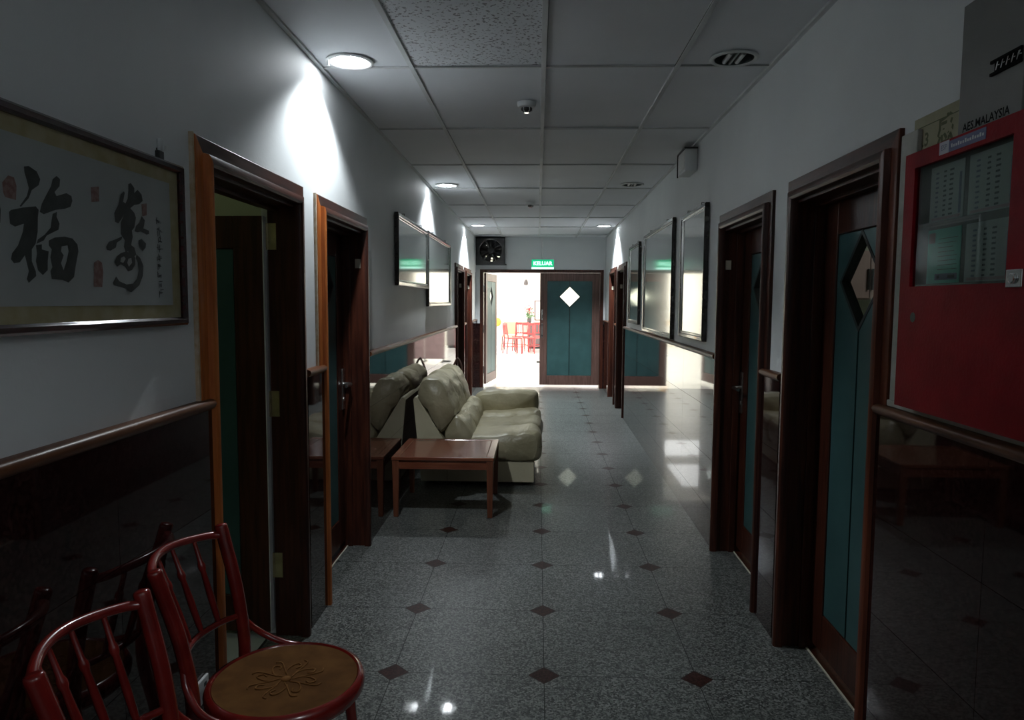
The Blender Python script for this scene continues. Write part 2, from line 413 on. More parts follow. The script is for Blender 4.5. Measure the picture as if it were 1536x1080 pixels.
def leaf(root, y0, y1, zt, n0, xf, hinge_far, dia_hh=.168, dia_hw=.155, zc=1.555, zb=.035, leafmat='leafwood', xform=None, dc=0):
    """framed door leaf: timber stiles and rails, two teal panels meeting at a groove, a diamond pane"""
    X = xform or xf
    n1 = n0 + .038; st = .125; tr = .135; br = .16; yc = (y0 + y1) / 2 + dc
    f = MB()
    f.box(n0, n1, y0, y0 + st, zb, zt); f.box(n0, n1, y1 - st, y1, zb, zt)
    f.box(n0, n1, y0 + st, y1 - st, zt - tr, zt); f.box(n0, n1, y0 + st, y1 - st, zb, zb + br)
    lf = f.build('door_leaf', leafmat, root, xf=X, bevel=.003)
    ya, yb, za, zb2 = y0 + st, y1 - st, zb + br, zt - tr
    b = MB(); gp = .006; hh = dia_hh; hw = dia_hw
    b.box(n0 + .008, n0 + .014, ya, yb, za, zc - hh); b.box(n0 + .008, n0 + .014, ya, yb, zc + hh, zb2)
    b.box(n0 + .008, n0 + .014, ya, yc - hw, zc - hh, zc + hh); b.box(n0 + .008, n0 + .014, yc + hw, yb, zc - hh, zc + hh)
    b.build('groove', 'groove', root, xf=X)
    e = hw + .018; k = hh + .02
    for s in (-1, 1):
        ye = ya + .004 if s < 0 else yb - .004
        p = [(ye, za + .004), (yc + s * gp, za + .004), (yc + s * gp, zc - k + gp), (yc + s * e, zc), (yc + s * gp, zc + k - gp), (yc + s * gp, zb2 - .004), (ye, zb2 - .004)]
        q = MB()
        tri = tessellate_polygon([[Vector((u, w, 0)) for u, w in p]])
        nn = len(p)
        q.add([(n1 - .005, u, w) for u, w in p] + [(n0 + .012, u, w) for u, w in p],
              [tuple(t) for t in tri] + [tuple(i + nn for i in t)[::-1] for t in tri] + [(i, (i + 1) % nn, nn + (i + 1) % nn, nn + i) for i in range(nn)])
        q.build('teal_panel', 'teal', root, xf=X)
    d = MB(); o_ = [(yc - e, zc), (yc, zc - k), (yc + e, zc), (yc, zc + k)]; i_ = [(yc - hw, zc), (yc, zc - hh), (yc + hw, zc), (yc, zc + hh)]
    vs = [(n1 - .003, *q) for q in o_] + [(n1 - .003, *q) for q in i_] + [(n0, *q) for q in o_] + [(n0, *q) for q in i_]
    fs = []
    for i in range(4):
        j = (i + 1) % 4; fs += [(i, j, 4 + j, 4 + i), (8 + i, 12 + i, 12 + j, 8 + j), (4 + i, 4 + j, 12 + j, 12 + i), (i, 8 + i, 8 + j, j)]
    d.add(vs, fs); d.build('diamond_bead', 'groove', root, xf=X)
    g = MB(); g.prism(i_, n0 + .016, n0 + .021, 'x'); g.build('diamond_pane', 'glass', root, xf=X)
    return lf
def lever(root, y, z, n, xf, toward):
    m = MB(); m.box(n, n + .010, y - .021, y + .021, z - .12, z + .12)
    h = m.build('door_handle', 'steel', root, xf=xf, bevel=.003)
    m = MB(); m.tube([(n + .008, y, z + .03), (n + .045, y, z + .03), (n + .055, y + toward * .012, z + .03), (n + .056, y + toward * .12, z + .028)], [.011, .010, .010, .008], 10)
    m.tube([(n + .008, y, z - .06), (n + .014, y, z - .06)], .012, 12)
    m.build('lever', 'steel', h, xf=xf, smooth=True, angle=50)

def side_door(idx, y0, y1, zt, xf, label, closed=True, handle=None, near_mat='wood', far_mat='wood', plate=None, bead=False, hinge=None):
    p = xf((0, (y0 + y1) / 2, 0)); root = thing('door_%d' % idx, p, label, 'door', kind='structure')
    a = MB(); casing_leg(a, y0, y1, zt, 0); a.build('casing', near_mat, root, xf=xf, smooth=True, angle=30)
    a = MB(); casing_leg(a, y0, y1, zt, 1); a.build('casing', far_mat, root, xf=xf, smooth=True, angle=30)
    a = MB(); casing_head(a, y0, y1, zt)
    a.build('head_casing', 'woodh', root, xf=xf, smooth=True, angle=30)
    j = MB(); ji = y0 + CW - .012; jo = y1 - CW + .012
    ni = -.155 if closed else -.117
    j.box(-.155, .0, ji - .03, ji, 0, zt - CW + .01); j.box(ni, .0, jo, jo + .03, 0, zt - CW + .01)
    j.box(-.155, .0, ji, jo, zt - CW - .012, zt - CW + .02)
    for yy, s in (((ji, 1), (jo, -1)) if closed else ((ji, 1),)):    # stop bead
        j.box(-.105, -.07, min(yy, yy + s * .014), max(yy, yy + s * .014), 0, zt - CW - .012)
    j.box(-.105, -.07, ji, jo, zt - CW - .026, zt - CW - .01)
    j.build('door_lining', 'wood', root, xf=xf, bevel=.002)
    if closed:
        leaf(root, ji + .002, jo - .002, zt - CW - .014, -.155, xf, True, leafmat='wood', dc=.06, dia_hw=.166)
        s = MB(); s.box(-.105, -.099, ji, jo, .0005, .006); s.build('threshold_strip', 'ivory', root, xf=xf)
        if handle == 'far': lever(root, jo - .036, .955, -.117, xf, -1)
        if handle == 'near': lever(root, ji + .065, .955, -.117, xf, 1)
        s = MB(); s.box(-.156, -.10, ji, jo, -.001, .0005); s.build('sill', 'wood', root, xf=xf)
    if plate:
        s = MB(); s.box(-.040, -.008, jo - .005, jo, 1.662, 1.715); pl = s.build('number_plate', 'ivory', root, xf=xf, bevel=.0015)
    if bead:
        s = MB(); s.box(0, .012, y0 - .010, y0, 1.17, zt + .004); s.build('sealant_bead', 'sealant', root, xf=xf)
    return root
d1 = side_door(1, *DL[0], ZTL, WL, 'wood framed doorway on the left with its leaf standing open, next to the calligraphy', closed=False, near_mat='wood_lit_orange', bead=True)
side_door(2, *DL[1], ZTL, WL, 'closed wood framed door with steel handle just before the sofa', handle='far', near_mat='wood_lit_orange', plate=True, bead=True)
side_door(3, *DL[2], ZTL, WL, 'wood framed door behind the sofa, first of the far left pair', handle='far', plate=True)
side_door(4, *DL[3], ZTL, WL, 'wood framed door on the left closest to the end wall', handle='far', plate=True)
side_door(5, *DR[0], ZTR, WR, 'closed teal panel door beside the red cabinet', handle='near', near_mat='wood_worn_lit')
side_door(6, *DR[1], ZTR, WR, 'closed teal panel door with steel handle facing the side table', handle='far', plate=True)
side_door(7, *DR[2], ZTR, WR, 'wood framed door past the framed pictures on the right wall', handle='far', plate=True)
side_door(8, *DR[3], ZTR, WR, 'wood framed door on the right closest to the end wall', handle='far', plate=True)

# open leaf of door 1, hinged on the far jamb, swung back into the room
def openleaf():
    jo = DL[0][1] - CW + .012; w = .80; hx, hy = -1.148, jo + .038
    a = math.radians(1)
    def xl(q):      # leaf local: n -> faces the viewer, y -> distance from the hinge
        n, u, z = q[0] + .155, q[1], q[2]
        return (hx - u * math.cos(a) + n * math.sin(a) * 0 , hy - .042 - n + u * math.sin(a), z)
    leaf(d1, 0.0, w, ZTL - CW - .05, -.155, None, True, xform=xl, leafmat='wood')
    s = MB(); s.box(-.155, -.117, -.003, .0, .035, ZTL - CW - .05); s.build('edge_strip', 'white', d1, xf=xl)
    for z in (1.74, 1.03, .32):
        s = MB(); s.box(-.115, -.080, jo - .0035, jo + .001, z - .055, z + .055)
        for k in (-.036, -.012, .012, .036):
            s.lathe([(.0045, jo - .0045), (.0045, jo - .003)], (-.096 + (.007 if k in (-.036, .012) else -.005), 0, z + k), 8, 'y')
        s.tube([(-.119, jo - .004, z - .055), (-.119, jo - .004, z + .055)], .006, 10)
        s.build('hinge', 'brass', d1, xf=WL)
openleaf()

# room behind door 1 : pale floor, plain walls
m = MB(); m.box(-3.6, -1.1755, 1.0, 3.3, -.06, -.001)
tag(m.build('floor_side_room', 'lino'), 'pale tiled floor inside the open doorway', 'floor', kind='structure')
m = MB(); m.box(-3.75, -3.6, 1.0, 3.42, -.02, 2.5); m.box(-3.6, -1.185, .88, 1.0, -.02, 2.5); m.box(-3.6, -1.185, 3.3, 3.42, -.02, 2.5)
tag(m.build('wall_side_room', 'roomwall'), 'walls of the room behind the open doorway', 'wall', kind='structure')
m = MB(); m.box(-3.75, -1.185, .88, 3.42, 2.5, 2.58)
tag(m.build('ceiling_side_room', 'roomwall'), 'ceiling of the room behind the open doorway', 'ceiling', kind='structure')

# room behind the near right door, glimpsed through the diamond pane
m = MB(); m.box(1.26, 4.2, 5.6, 5.72, -.02, 2.5); m.box(4.2, 4.32, 1.8, 5.72, -.02, 2.5); m.box(1.26, 4.2, 1.7, 1.8, -.02, 2.5)
tag(m.build('wall_dining_room', 'roomwall'), 'walls of the room behind the near right door', 'wall', kind='structure')
m = MB(); m.box(1.345, 4.32, 1.7, 5.72, -.08, -.001)
tag(m.build('floor_dining_room', 'lino'), 'floor of the room behind the near right door', 'floor', kind='structure')
m = MB(); m.box(1.26, 4.32, 1.7, 5.72, 2.5, 2.58)
tag(m.build('ceiling_dining_room', 'roomwall'), 'ceiling of the room behind the near right door', 'ceiling', kind='structure')
r = thing('wall_cupboard', (2.5, 5.6, 1.5), 'dusty pink wall cupboard with two black bar handles seen through the diamond pane', 'cupboard')
m = MB(); m.box(1.925, 2.825, 5.3, 5.598, 1.5, 1.85); m.build('body', 'pinkcab', r, bevel=.004)
for s in (0, 1):
    m = MB(); m.box(1.932 + s * .444, 2.370 + s * .444, 5.282, 5.3, 1.51, 1.84); dd = m.build('cupboard_door', 'pinkcab', r, bevel=.003)
    m = MB(); m.box(2.350 + s * .030, 2.362 + s * .030, 5.262, 5.282, 1.57, 1.72); m.build('handle', 'black', dd, bevel=.003)

# ------------------------------------------------------------------ end wall with double door
XE0, XE1 = -.985, 1.105
m = MB(); YW = YE + .15
fx0, fx1, fz0, fz1 = -1.0, -.60, 2.14, 2.52     # fan opening
m.box(-1.3, XE0 + .04, YE, YW, -.02, fz0); m.box(XE1 - .04, 1.4, YE, YW, -.02, fz0)
m.box(XE0 + .04, XE1 - .04, YE, YW, 1.985, fz0)
m.box(-1.3, fx0, YE, YW, fz0, CEIL + .12); m.box(fx1, 1.4, YE, YW, fz0, CEIL + .12); m.box(fx0, fx1, YE, YW, fz1, CEIL + .12)
tag(m.build('wall_end', 'paint'), 'off white end wall above the double door', 'wall', kind='structure')
m = MB()
for a, b in ((-1.06, XE0), (XE1, 1.14)):
    m.mat(0).box(a, b, YE - .006, YE, 0, 1.1)
    for z0, z1 in ((0, .27), (.27, .54), (.54, .81), (.81, 1.1)): m.mat(1).box(a, b, YE - .011, YE - .004, z0 + .001, z1 - .001)
tag(m.build('trim_8', ['wgrout', 'wtile']), 'narrow dark tile strips beside the double door', 'dado', kind='structure')

XM = lambda q: q
d9 = thing('door_9', ((XE0 + XE1) / 2, YE, 0), 'double door in the end wall, right leaf closed and left leaf open to the bright room', 'door', kind='structure')
m = MB(); m.box(XE0, XE0 + .055, YE - .02, YW + .01, 0, 2.0); m.box(XE1 - .055, XE1, YE - .02, YW + .01, 0, 2.0)
m.box(XE0, XE1, YE - .0205, YW + .01, 1.962, 2.012)
m.build('door_frame', 'wood', d9, bevel=.003)
def xr(q):    # right leaf: n -> toward the corridor (-Y), y -> +X
    return (q[1], YE + .10 - (q[0] + .155), q[2])
leaf(d9, .035, XE1 - .057, 1.958, -.155, None, True, zc=1.56, dia_hh=.168, dia_hw=.170, zb=.05, xform=xr)
al = math.radians(82.5)
def xl2(q):   # left leaf swung into the far room, hinge on the left jamb
    u, n = q[1], q[0] + .155
    return (XE0 + .06 + u * math.cos(al) + n * math.sin(al), YE + .10 + u * math.sin(al) - n * math.cos(al), q[2])
leaf(d9, 0, .985, 1.958, -.155, None, True, zc=1.56, zb=.05, xform=xl2, leafmat='leafwood')
h = MB(); yh = YE + .10 - .038
h.box(.06, .088, yh - .008, yh, 1.16, 1.34); hh = h.build('pull_plate', 'steel', d9, bevel=.003)
h = MB(); h.tube([(.074, yh - .006, 1.19), (.074, yh - .045, 1.20), (.074, yh - .045, 1.30), (.074, yh - .006, 1.31)], .008, 8); h.build('pull_bar', 'chrome', hh, smooth=True)
h = MB(); h.box(.062, .086, yh - .006, yh, .86, 1.10); hh = h.build('lock_plate', 'steel', d9, bevel=.002)
h = MB(); h.lathe([(.016, yh - .006), (.016, yh - .03), (.012, yh - .034)], (.074, 0, 1.08), 14, 'y'); h.lathe([(.014, yh - .006), (.014, yh - .02)], (.074, 0, .90), 14, 'y'); h.build('lock_cylinder', 'chrome', hh, smooth=True, angle=40)
for z in (.3, 1.0, 1.7):
    h = MB(); h.tube([(XE0 + .058, YE + .09, z - .06), (XE0 + .058, YE + .09, z + .06)], .009, 8); h.build('hinge', 'steel', d9, smooth=True, angle=40)
STROKES = [('b',[[(1.3893,1.7282),(1.4032,1.7315),(1.4253,1.7251),(1.4347,1.7113),(1.4292,1.6987),(1.4084,1.6859),(1.3989,1.6692),(1.3757,1.6491),(1.3726,1.6506),(1.3936,1.6723),(1.4002,1.6885),(1.3957,1.7029),(1.3901,1.717)]]),('b',[[(1.3432,1.6357),(1.3487,1.6401),(1.381,1.6487),(1.4176,1.6557),(1.4258,1.6497),(1.4224,1.6338),(1.42,1.6063),(1.4126,1.5823),(1.4004,1.5698),(1.3988,1.5466),(1.4088,1.5277),(1.4093,1.5179),(1.3874,1.5037),(1.3824,1.5112),(1.389,1.5268),(1.3846,1.542),(1.3801,1.557),(1.3656,1.5428),(1.3495,1.5401),(1.3422,1.5471),(1.3456,1.5585),(1.3625,1.5746),(1.3778,1.6023),(1.3816,1.6178),(1.357,1.6096),(1.3443,1.6138),(1.3435,1.6248)]]),('b',[[(1.485,1.7264),(1.4959,1.7214),(1.493,1.7068),(1.4764,1.6922),(1.4821,1.685),(1.5145,1.6958),(1.5306,1.6919),(1.5332,1.6819),(1.5257,1.6684),(1.5057,1.6618),(1.477,1.6561),(1.4399,1.6428),(1.4285,1.6462),(1.4354,1.6627),(1.4517,1.6846),(1.4661,1.7026),(1.472,1.7175)]]),('b',[[(1.4672,1.6469),(1.4811,1.6526),(1.4792,1.6423),(1.4876,1.629),(1.4836,1.6164),(1.4645,1.6086),(1.4459,1.6009),(1.4363,1.5901),(1.4142,1.5817),(1.4189,1.5906),(1.4401,1.6023),(1.4591,1.618),(1.4633,1.6344)]]),('b',[[(1.4124,1.5792),(1.4299,1.5821),(1.4292,1.5719),(1.4497,1.5693),(1.4453,1.5491),(1.4441,1.5311),(1.4286,1.5206),(1.4147,1.5299),(1.4101,1.5472),(1.4141,1.563)]]),('h',[[(1.4512,1.5914),(1.47,1.599),(1.5018,1.6038),(1.5278,1.602),(1.5438,1.5906),(1.5462,1.576),(1.5337,1.5414),(1.5275,1.52),(1.5081,1.5076),(1.4891,1.5125),(1.455,1.5135),(1.4518,1.5295),(1.4585,1.5378),(1.4537,1.5576),(1.4591,1.574),(1.4506,1.5814)],[(1.4907,1.5824),(1.5102,1.586),(1.5127,1.5737),(1.5047,1.5524),(1.4937,1.5333),(1.4864,1.5473),(1.4959,1.5643),(1.4881,1.572)]]),('b',[[(1.7504,1.7522),(1.7619,1.7567),(1.7769,1.7466),(1.7761,1.7348),(1.7913,1.7449),(1.8091,1.7357),(1.8133,1.7204),(1.7963,1.7101),(1.7742,1.7053),(1.7557,1.6951),(1.7729,1.6855),(1.7793,1.6745),(1.7705,1.65),(1.7592,1.6411),(1.7617,1.6257),(1.7533,1.6055),(1.7672,1.6007),(1.7748,1.5835),(1.7658,1.5789),(1.7381,1.5888),(1.7276,1.5862),(1.7216,1.5992),(1.7261,1.6149),(1.71,1.6287),(1.7118,1.6555),(1.7267,1.6762),(1.7194,1.6677),(1.7016,1.6525),(1.6885,1.6548),(1.6866,1.6751),(1.7045,1.6961),(1.7162,1.7222),(1.7304,1.7319),(1.7336,1.7285),(1.7253,1.7064),(1.7354,1.704),(1.7453,1.7168),(1.7494,1.7366)]]),('b',[[(1.8055,1.6815),(1.82,1.6731),(1.8153,1.6586),(1.8111,1.6521),(1.8375,1.6487),(1.8393,1.6407),(1.8252,1.6374),(1.7993,1.643),(1.7843,1.6396),(1.7698,1.6402),(1.778,1.6547),(1.7933,1.6642)]]),('b',[[(1.6492,1.5938),(1.6595,1.6056),(1.6858,1.6134),(1.7164,1.6236),(1.7125,1.6157),(1.6919,1.6064),(1.6878,1.5948),(1.6645,1.5856),(1.6519,1.5866)]]),('b',[[(1.7867,1.62),(1.8017,1.6244),(1.8215,1.6148),(1.8193,1.6045),(1.8034,1.5933),(1.7929,1.6026),(1.7861,1.612)]]),('h',[[(1.6897,1.5742),(1.7069,1.5829),(1.7277,1.5881),(1.7591,1.5864),(1.7691,1.5752),(1.7681,1.5594),(1.7528,1.5449),(1.7349,1.5402),(1.7218,1.5512),(1.7052,1.5561),(1.6881,1.5496),(1.679,1.5604)],[(1.7062,1.5714),(1.72,1.5761),(1.7265,1.5707),(1.7156,1.5605),(1.7035,1.5618)],[(1.7384,1.5714),(1.7512,1.5741),(1.754,1.5626),(1.7392,1.5521),(1.7328,1.5614)]]),('b',[[(1.7748,1.5842),(1.7912,1.5765),(1.8048,1.5572),(1.8009,1.5329),(1.783,1.5083),(1.7456,1.4898),(1.7183,1.4991),(1.672,1.5058),(1.6692,1.5113),(1.6832,1.5268),(1.6958,1.5158),(1.7259,1.5089),(1.7542,1.5116),(1.773,1.5239),(1.7816,1.5441),(1.7793,1.5639),(1.7705,1.5745)]]),('s',[[(1.6002,1.7212),(1.6305,1.7276),(1.6294,1.6941),(1.6004,1.6888)]]),('s',[[(1.6007,1.5544),(1.6162,1.5617),(1.6311,1.556),(1.6346,1.5343),(1.6286,1.5004),(1.5959,1.5005)]]),('s',[[(1.3292,1.6883),(1.3454,1.7037),(1.3609,1.7027),(1.3666,1.687),(1.3632,1.6605),(1.3349,1.662),(1.3304,1.6705)]]),('s',[[(1.8075,1.7116),(1.8328,1.717),(1.8308,1.6865),(1.8093,1.6819)]]),('b',[[(1.3001,1.6589),(1.3168,1.6541),(1.3201,1.6365),(1.3174,1.6128),(1.3066,1.6134),(1.2885,1.629)]])]

# ------------------------------------------------------------------ calligraphy on the left wall
def frame_ring(mb, y0, y1, z0, z1, w, n0, n1, lip=.006):
    """mitred moulding around a rectangle in the (Y,z) plane"""
    prof = [(0, n0), (0, n1 - lip), (lip, n1), (w - lip, n1 - .002), (w, n1 - .008), (w, n0)]
    vs = []; k = len(prof)
    for (sy, sz) in ((0, 0), (1, 0), (1, 1), (0, 1)):
        for a, n in prof:
            vs.append((n, (y1 - a) if sy else (y0 + a), (z1 - a) if sz else (z0 + a)))
    fs = []
    for c in range(4):
        d = (c + 1) % 4
        for i in range(k):
            j = (i + 1) % k; fs.append((c * k + i, c * k + j, d * k + j, d * k + i))
    return mb.add(vs, fs)
r = thing('framed_calligraphy', WL((0, 1.43, 1.40)), 'long framed calligraphy with bold black brush characters and red seals', 'picture')
m = MB(); frame_ring(m, .845, 2.020, 1.402, 1.842, .022, .003, .032); m.build('frame', 'artframe', r, xf=WL, smooth=True, angle=30)
m = MB(); m.box(.004, .018, .86, 2.005, 1.418, 1.826); m.build('brocade_mount', 'brocade', r, xf=WL)
m = MB(); m.box(.0185, .0195, .915, 1.952, 1.458, 1.786); m.build('paper_sheet', 'rice', r, xf=WL)
for grp, mat, nm in (((0, 1, 2, 3, 4, 5), 'brushink', 'fortune_character'), ((6, 7, 8, 9, 10, 11), 'brushink', 'longevity_character'), ((16,), 'brushink', 'brush_character')):
    m = MB()
    for i in grp: m.flat(STROKES[i][1], .0202 + .0001 * i)
    if nm == 'brush_character':
        m.flat([[(1.02, 1.70), (1.05, 1.73), (1.07, 1.66), (1.10, 1.62), (1.08, 1.55), (1.04, 1.50), (1.02, 1.52), (1.05, 1.58), (1.03, 1.64)]], .0203)
        m.flat([[(1.10, 1.70), (1.22, 1.72), (1.23, 1.68), (1.13, 1.66)]], .0204); m.flat([[(1.15, 1.66), (1.19, 1.66), (1.17, 1.50), (1.13, 1.50)]], .0205)
    m.build(nm, mat, r, xf=WL)
for i in (12, 13, 14, 15):
    m = MB(); m.flat(STROKES[i][1], .0203)
    m.build('seal_mark', 'seal', r, xf=WL)
m = MB(); rr = random.Random(3)
for k in range(9):
    zc = 1.675 - .0228 * k; yc = 1.886 + .002 * math.sin(k)
    for q in range(7):
        a, b = yc + rr.uniform(-.011, .006), zc + rr.uniform(-.007, .007); l = rr.uniform(.007, .016); t = .0017
        if q % 2: m.box(.020, .0203, a, a + t * 1.3, b - l / 2, b + l / 2)
        else: m.box(.020, .0203, a, a + l, b - t / 2, b + t / 2)
m.build('inscription', 'brushink', r, xf=WL)
r = thing('wall_hook', WL((0, 1.93, 1.85)), 'small pale peg in a dark clip just above the calligraphy frame', 'hook')
m = MB(); m.box(.0005, .014, 1.918, 1.942, 1.843, 1.868); m.box(.0005, .01, 1.924, 1.938, 1.866, 1.876); m.build('clip', 'black', r, xf=WL, bevel=.002)
m = MB(); m.lathe([(.004, 1.868), (.007, 1.870), (.0075, 1.895), (.006, 1.900), (.001, 1.901)], (.0095, 1.929, 0), 12); m.tube([(.012, 1.935, 1.868), (.018, 1.938, 1.872), (.018, 1.941, 1.882)], .003, 8)
m.build('peg', 'white', r, xf=WL, smooth=True)

# ------------------------------------------------------------------ glazed pictures
def picture(y0, y1, z0, z1, xf, label, slip=True):
    r = thing('framed_picture', xf((0, (y0 + y1) / 2, z0)), label, 'picture', 'glazed pictures along the corridor walls')
    m = MB(); frame_ring(m, y0, y1, z0, z1, .030, .004, .034); m.build('frame', 'picframe', r, xf=xf, smooth=True, angle=30)
    m = MB(); frame_ring(m, y0 + .029, y1 - .029, z0 + .029, z1 - .029, .014, .01, .028, .003); m.build('silver_slip', 'silver', r, xf=xf, smooth=True, angle=30)
    m = MB(); m.box(.005, .020, y0 + .02, y1 - .02, z0 + .02, z1 - .02); m.build('glazed_print', 'picprint', r, xf=xf)
    for q in (.22, .78):
        yy = y0 + (y1 - y0) * q
        m = MB(); m.tube([(.0, yy, z1 + .02), (.016, yy, z1 + .022), (.018, yy, z1 - .005)], .003, 6); m.build('hanging_nail', 'black', r, xf=xf)
picture(5.19, 6.665, 1.585, 2.108, WL, 'wide glazed picture on the left wall above the near end of the sofa')
picture(6.68, 8.42, 1.423, 2.12, WL, 'taller lower glazed picture above the far end of the sofa')
picture(4.62, 5.425, 1.225, 2.10, WR, 'upright glazed picture beside the teal door facing the side table')
picture(5.775, 7.43, 1.182, 2.14, WR, 'large middle glazed picture on the right wall')
picture(7.80, 8.70, 1.232, 2.118, WR, 'small far glazed picture on the right wall, last of its row')

# ------------------------------------------------------------------ red cabinet and the things around it
m = MB(); m.box(.001, .016, 1.30, 2.165, 1.171, 1.190); m.box(.001, .016, 2.06, 2.150, 1.19, 1.95)
tag(m.build('plaster_surround', 'plaster', xf=WR, bevel=.003), 'rough pale plaster border around the red cabinet', 'plaster', kind='structure')
r = thing('alarm_cabinet', WR((0, 1.75, 1.19)), 'red metal alarm panel cabinet with a dark window of printed sheets', 'cabinet')
cy0, cy1, cz0, cz1 = 1.465, 2.028, 1.192, 1.872
wy0, wy1, wz0, wz1 = 1.572, 1.975, 1.518, 1.828
m = MB(); m.box(.001, .012, cy0, cy1, cz0, cz1)
m.box(.01, .05, cy0, cy0 + .01, cz0, cz1); m.box(.01, .05, cy1 - .01, cy1, cz0, cz1); m.box(.01, .05, cy0, cy1, cz0, cz0 + .01); m.box(.01, .05, cy0, cy1, cz1 - .01, cz1)
m.build('cabinet_body', 'redpaint', r, xf=WR, bevel=.002)
m = MB()
m.box(.05, .060, cy0 + .002, wy0, cz0 + .002, cz1 - .002); m.box(.05, .060, wy1, cy1 - .002, cz0 + .002, cz1 - .002)
m.box(.05, .060, wy0, wy1, cz0 + .002, wz0); m.box(.05, .060, wy0, wy1, wz1, cz1 - .002)
dr = m.build('cabinet_door', 'redpaint', r, xf=WR)
m = MB(); m.box(.050, .053, wy0 - .004, wy1 + .004, wz0 - .004, wz1 + .004); m.build('window_pane', 'glass', dr, xf=WR)
m = MB(); m.box(.058, .070, 1.505, 1.556, 1.507, 1.545)
m.lathe([(.012, .070), (.011, .076)], (0, 1.53, 1.526), 14, 'x'); m.build('latch', 'chrome', dr, xf=WR, bevel=.002)
m = MB(); m.lathe([(.013, .0595), (.013, .0606)], (0, 1.948, 1.437), 16, 'x'); m.build('key_hole', 'black', dr, xf=WR)
m = MB(); m.box(.014, .03, wy0 - .03, wy1 + .03, wz0 - .03, wz1 + .03)
ins = m.build('indicator_board', 'black', r, xf=WR)
rr = random.Random(11)
for (a, b, c, d, mt) in ((1.795, 1.945, 1.682, 1.822, 'paper'), (1.600, 1.775, 1.682, 1.822, 'paper'), (1.795, 1.945, 1.525, 1.662, 'papergreen'), (1.600, 1.775, 1.525, 1.662, 'paper')):
    m = MB(); m.box(.0305, .0315, a, b, c, d); sh = m.build('printed_sheet', mt, r, xf=WR)
    m = MB()
    if mt == 'paper':
        for row in range(10):
            zz = d - .018 - row * (d - c - .026) / 9.5
            for cc, ww in ((.16, .012), (.40, .010), (.58, .014)):
                yy = b - (b - a) * cc
                m.mat(1 if cc == .16 else 0).box(.0316, .0319, yy - ww - rr.uniform(0, .004), yy, zz - .0024, zz + .0024)
        m.mat(1).box(.0316, .0318, a + .010, a + .020, c + .012, d - .03); m.mat(2).box(.0316, .0318, a + .01, b - .01, c + .003, c + .010)
    else:
        m.mat(2).box(.0316, .0318, b - .035, b - .004, d - .034, d - .008)
        for row in range(8): m.mat(0).box(.0316, .0319, a + .012 + rr.uniform(0, .02), b - .05, d - .026 - row * .011, d - .0245 - row * .011)
        m.mat(1).box(.0316, .0319, a + .01, b - .04, c + .008, c + .024)
        m.mat(0).box(.0320, .0323, a + .02, a + .05, c + .012, c + .020); m.mat(0).box(.0320, .0323, b - .062, b - .05, c + .012, c + .020)
    m.build('print_rows', ['ink', 'inkblue', 'inkpink'], sh, xf=WR)

def text(body, size, xf, n, y, z, mat, name, parent, flip=1, bold=0.0, tilt=0.0):
    """flat lettering laid on a wall; y runs against the reading direction on the right wall"""
    cu = bpy.data.curves.new('lettering', 'FONT'); cu.body = body; cu.size = size; cu.align_x = 'CENTER'; cu.align_y = 'CENTER'; cu.offset = bold; cu.resolution_u = 2
    to = bpy.data.objects.new('lettering', cu); C.objects.link(to)
    dg = bpy.context.evaluated_depsgraph_get(); me = bpy.data.meshes.new_from_object(to.evaluated_get(dg))
    mb = MB(); mb.v = [(n, y + flip * (v.co.x * math.cos(tilt) - v.co.y * math.sin(tilt)), z + v.co.x * math.sin(tilt) + v.co.y * math.cos(tilt)) for v in me.vertices]
    mb.f = [tuple(p.vertices) for p in me.polygons]; mb.mi = [0] * len(mb.f)
    bpy.data.objects.remove(to); bpy.data.curves.remove(cu)
    return mb.build(name, mat, parent, xf=xf)
m = MB(); m.box(.0605, .0612, 1.668, 1.815, 1.838, 1.864); st = m.build('blue_sticker', 'bluesticker', dr, xf=WR); st['label'] = 'blue sticker strip on the top rail'
m = MB(); m.box(.0605, .0614, 1.815, 1.857, 1.838, 1.868); s2 = m.build('white_sticker', 'stickertext', dr, xf=WR)
text('ESP', .018, WR, .0616, 1.836, 1.853, 'bluesticker', 'sticker_letters', s2, -1)
m = MB()
for k in range(14):
    yy = 1.805 - k * .0095; m.box(.0613, .0615, yy - .006, yy, 1.847, 1.847 + .006 + .003 * (k % 3 == 0))
m.build('sticker_lettering', 'stickertext', st, xf=WR)
r = thing('grey_notice_board', WR((0, 1.74, 1.86)), 'grey board with a black metal badge and black lettering above the red cabinet', 'board')
m = MB(); m.box(.001, .030, 1.600, 1.838, 1.876, 2.185); m.build('board', 'greyboard', r, xf=WR, bevel=.002)
text('AES.MALAYSIA', .0275, WR, .0305, 1.728, 1.893, 'matteblack', 'lettering', r, -1, .0006)
m = MB(); m.box(.030, .036, 1.605, 1.712, 1.983, 1.990); m.box(.030, .036, 1.605, 1.712, 2.010, 2.017); m.box(.030, .034, 1.607, 1.698, 1.987, 2.012)
bd = m.build('badge', 'matteblack', r, xf=WR, bevel=.001)
m = MB()
for k in range(5):
    y0 = 1.690 - k * .018; m.prism([(y0, 1.991), (y0 - .004, 1.991), (y0 - .010, 2.008), (y0 - .006, 2.008)], .034, .0365, 'x'); m.box(.034, .036, y0 - .014, y0 - .004, 1.999, 2.001)
m.build('badge_lettering', 'chrome', bd, xf=WR)
r = thing('notice_sheet', WR((0, 1.95, 1.88)), 'yellowed paper notice tucked behind the top of the red cabinet', 'paper')
m = MB(); m.box(.0005, .0025, 1.845, 2.105, 1.80, 1.982); m.build('sheet', 'yellowpaper', r, xf=WR)
m = MB(); m.box(.0026, .0029, 1.862, 2.095, 1.953, 1.9555); m.build('ruled_line', 'greenink', r, xf=WR)
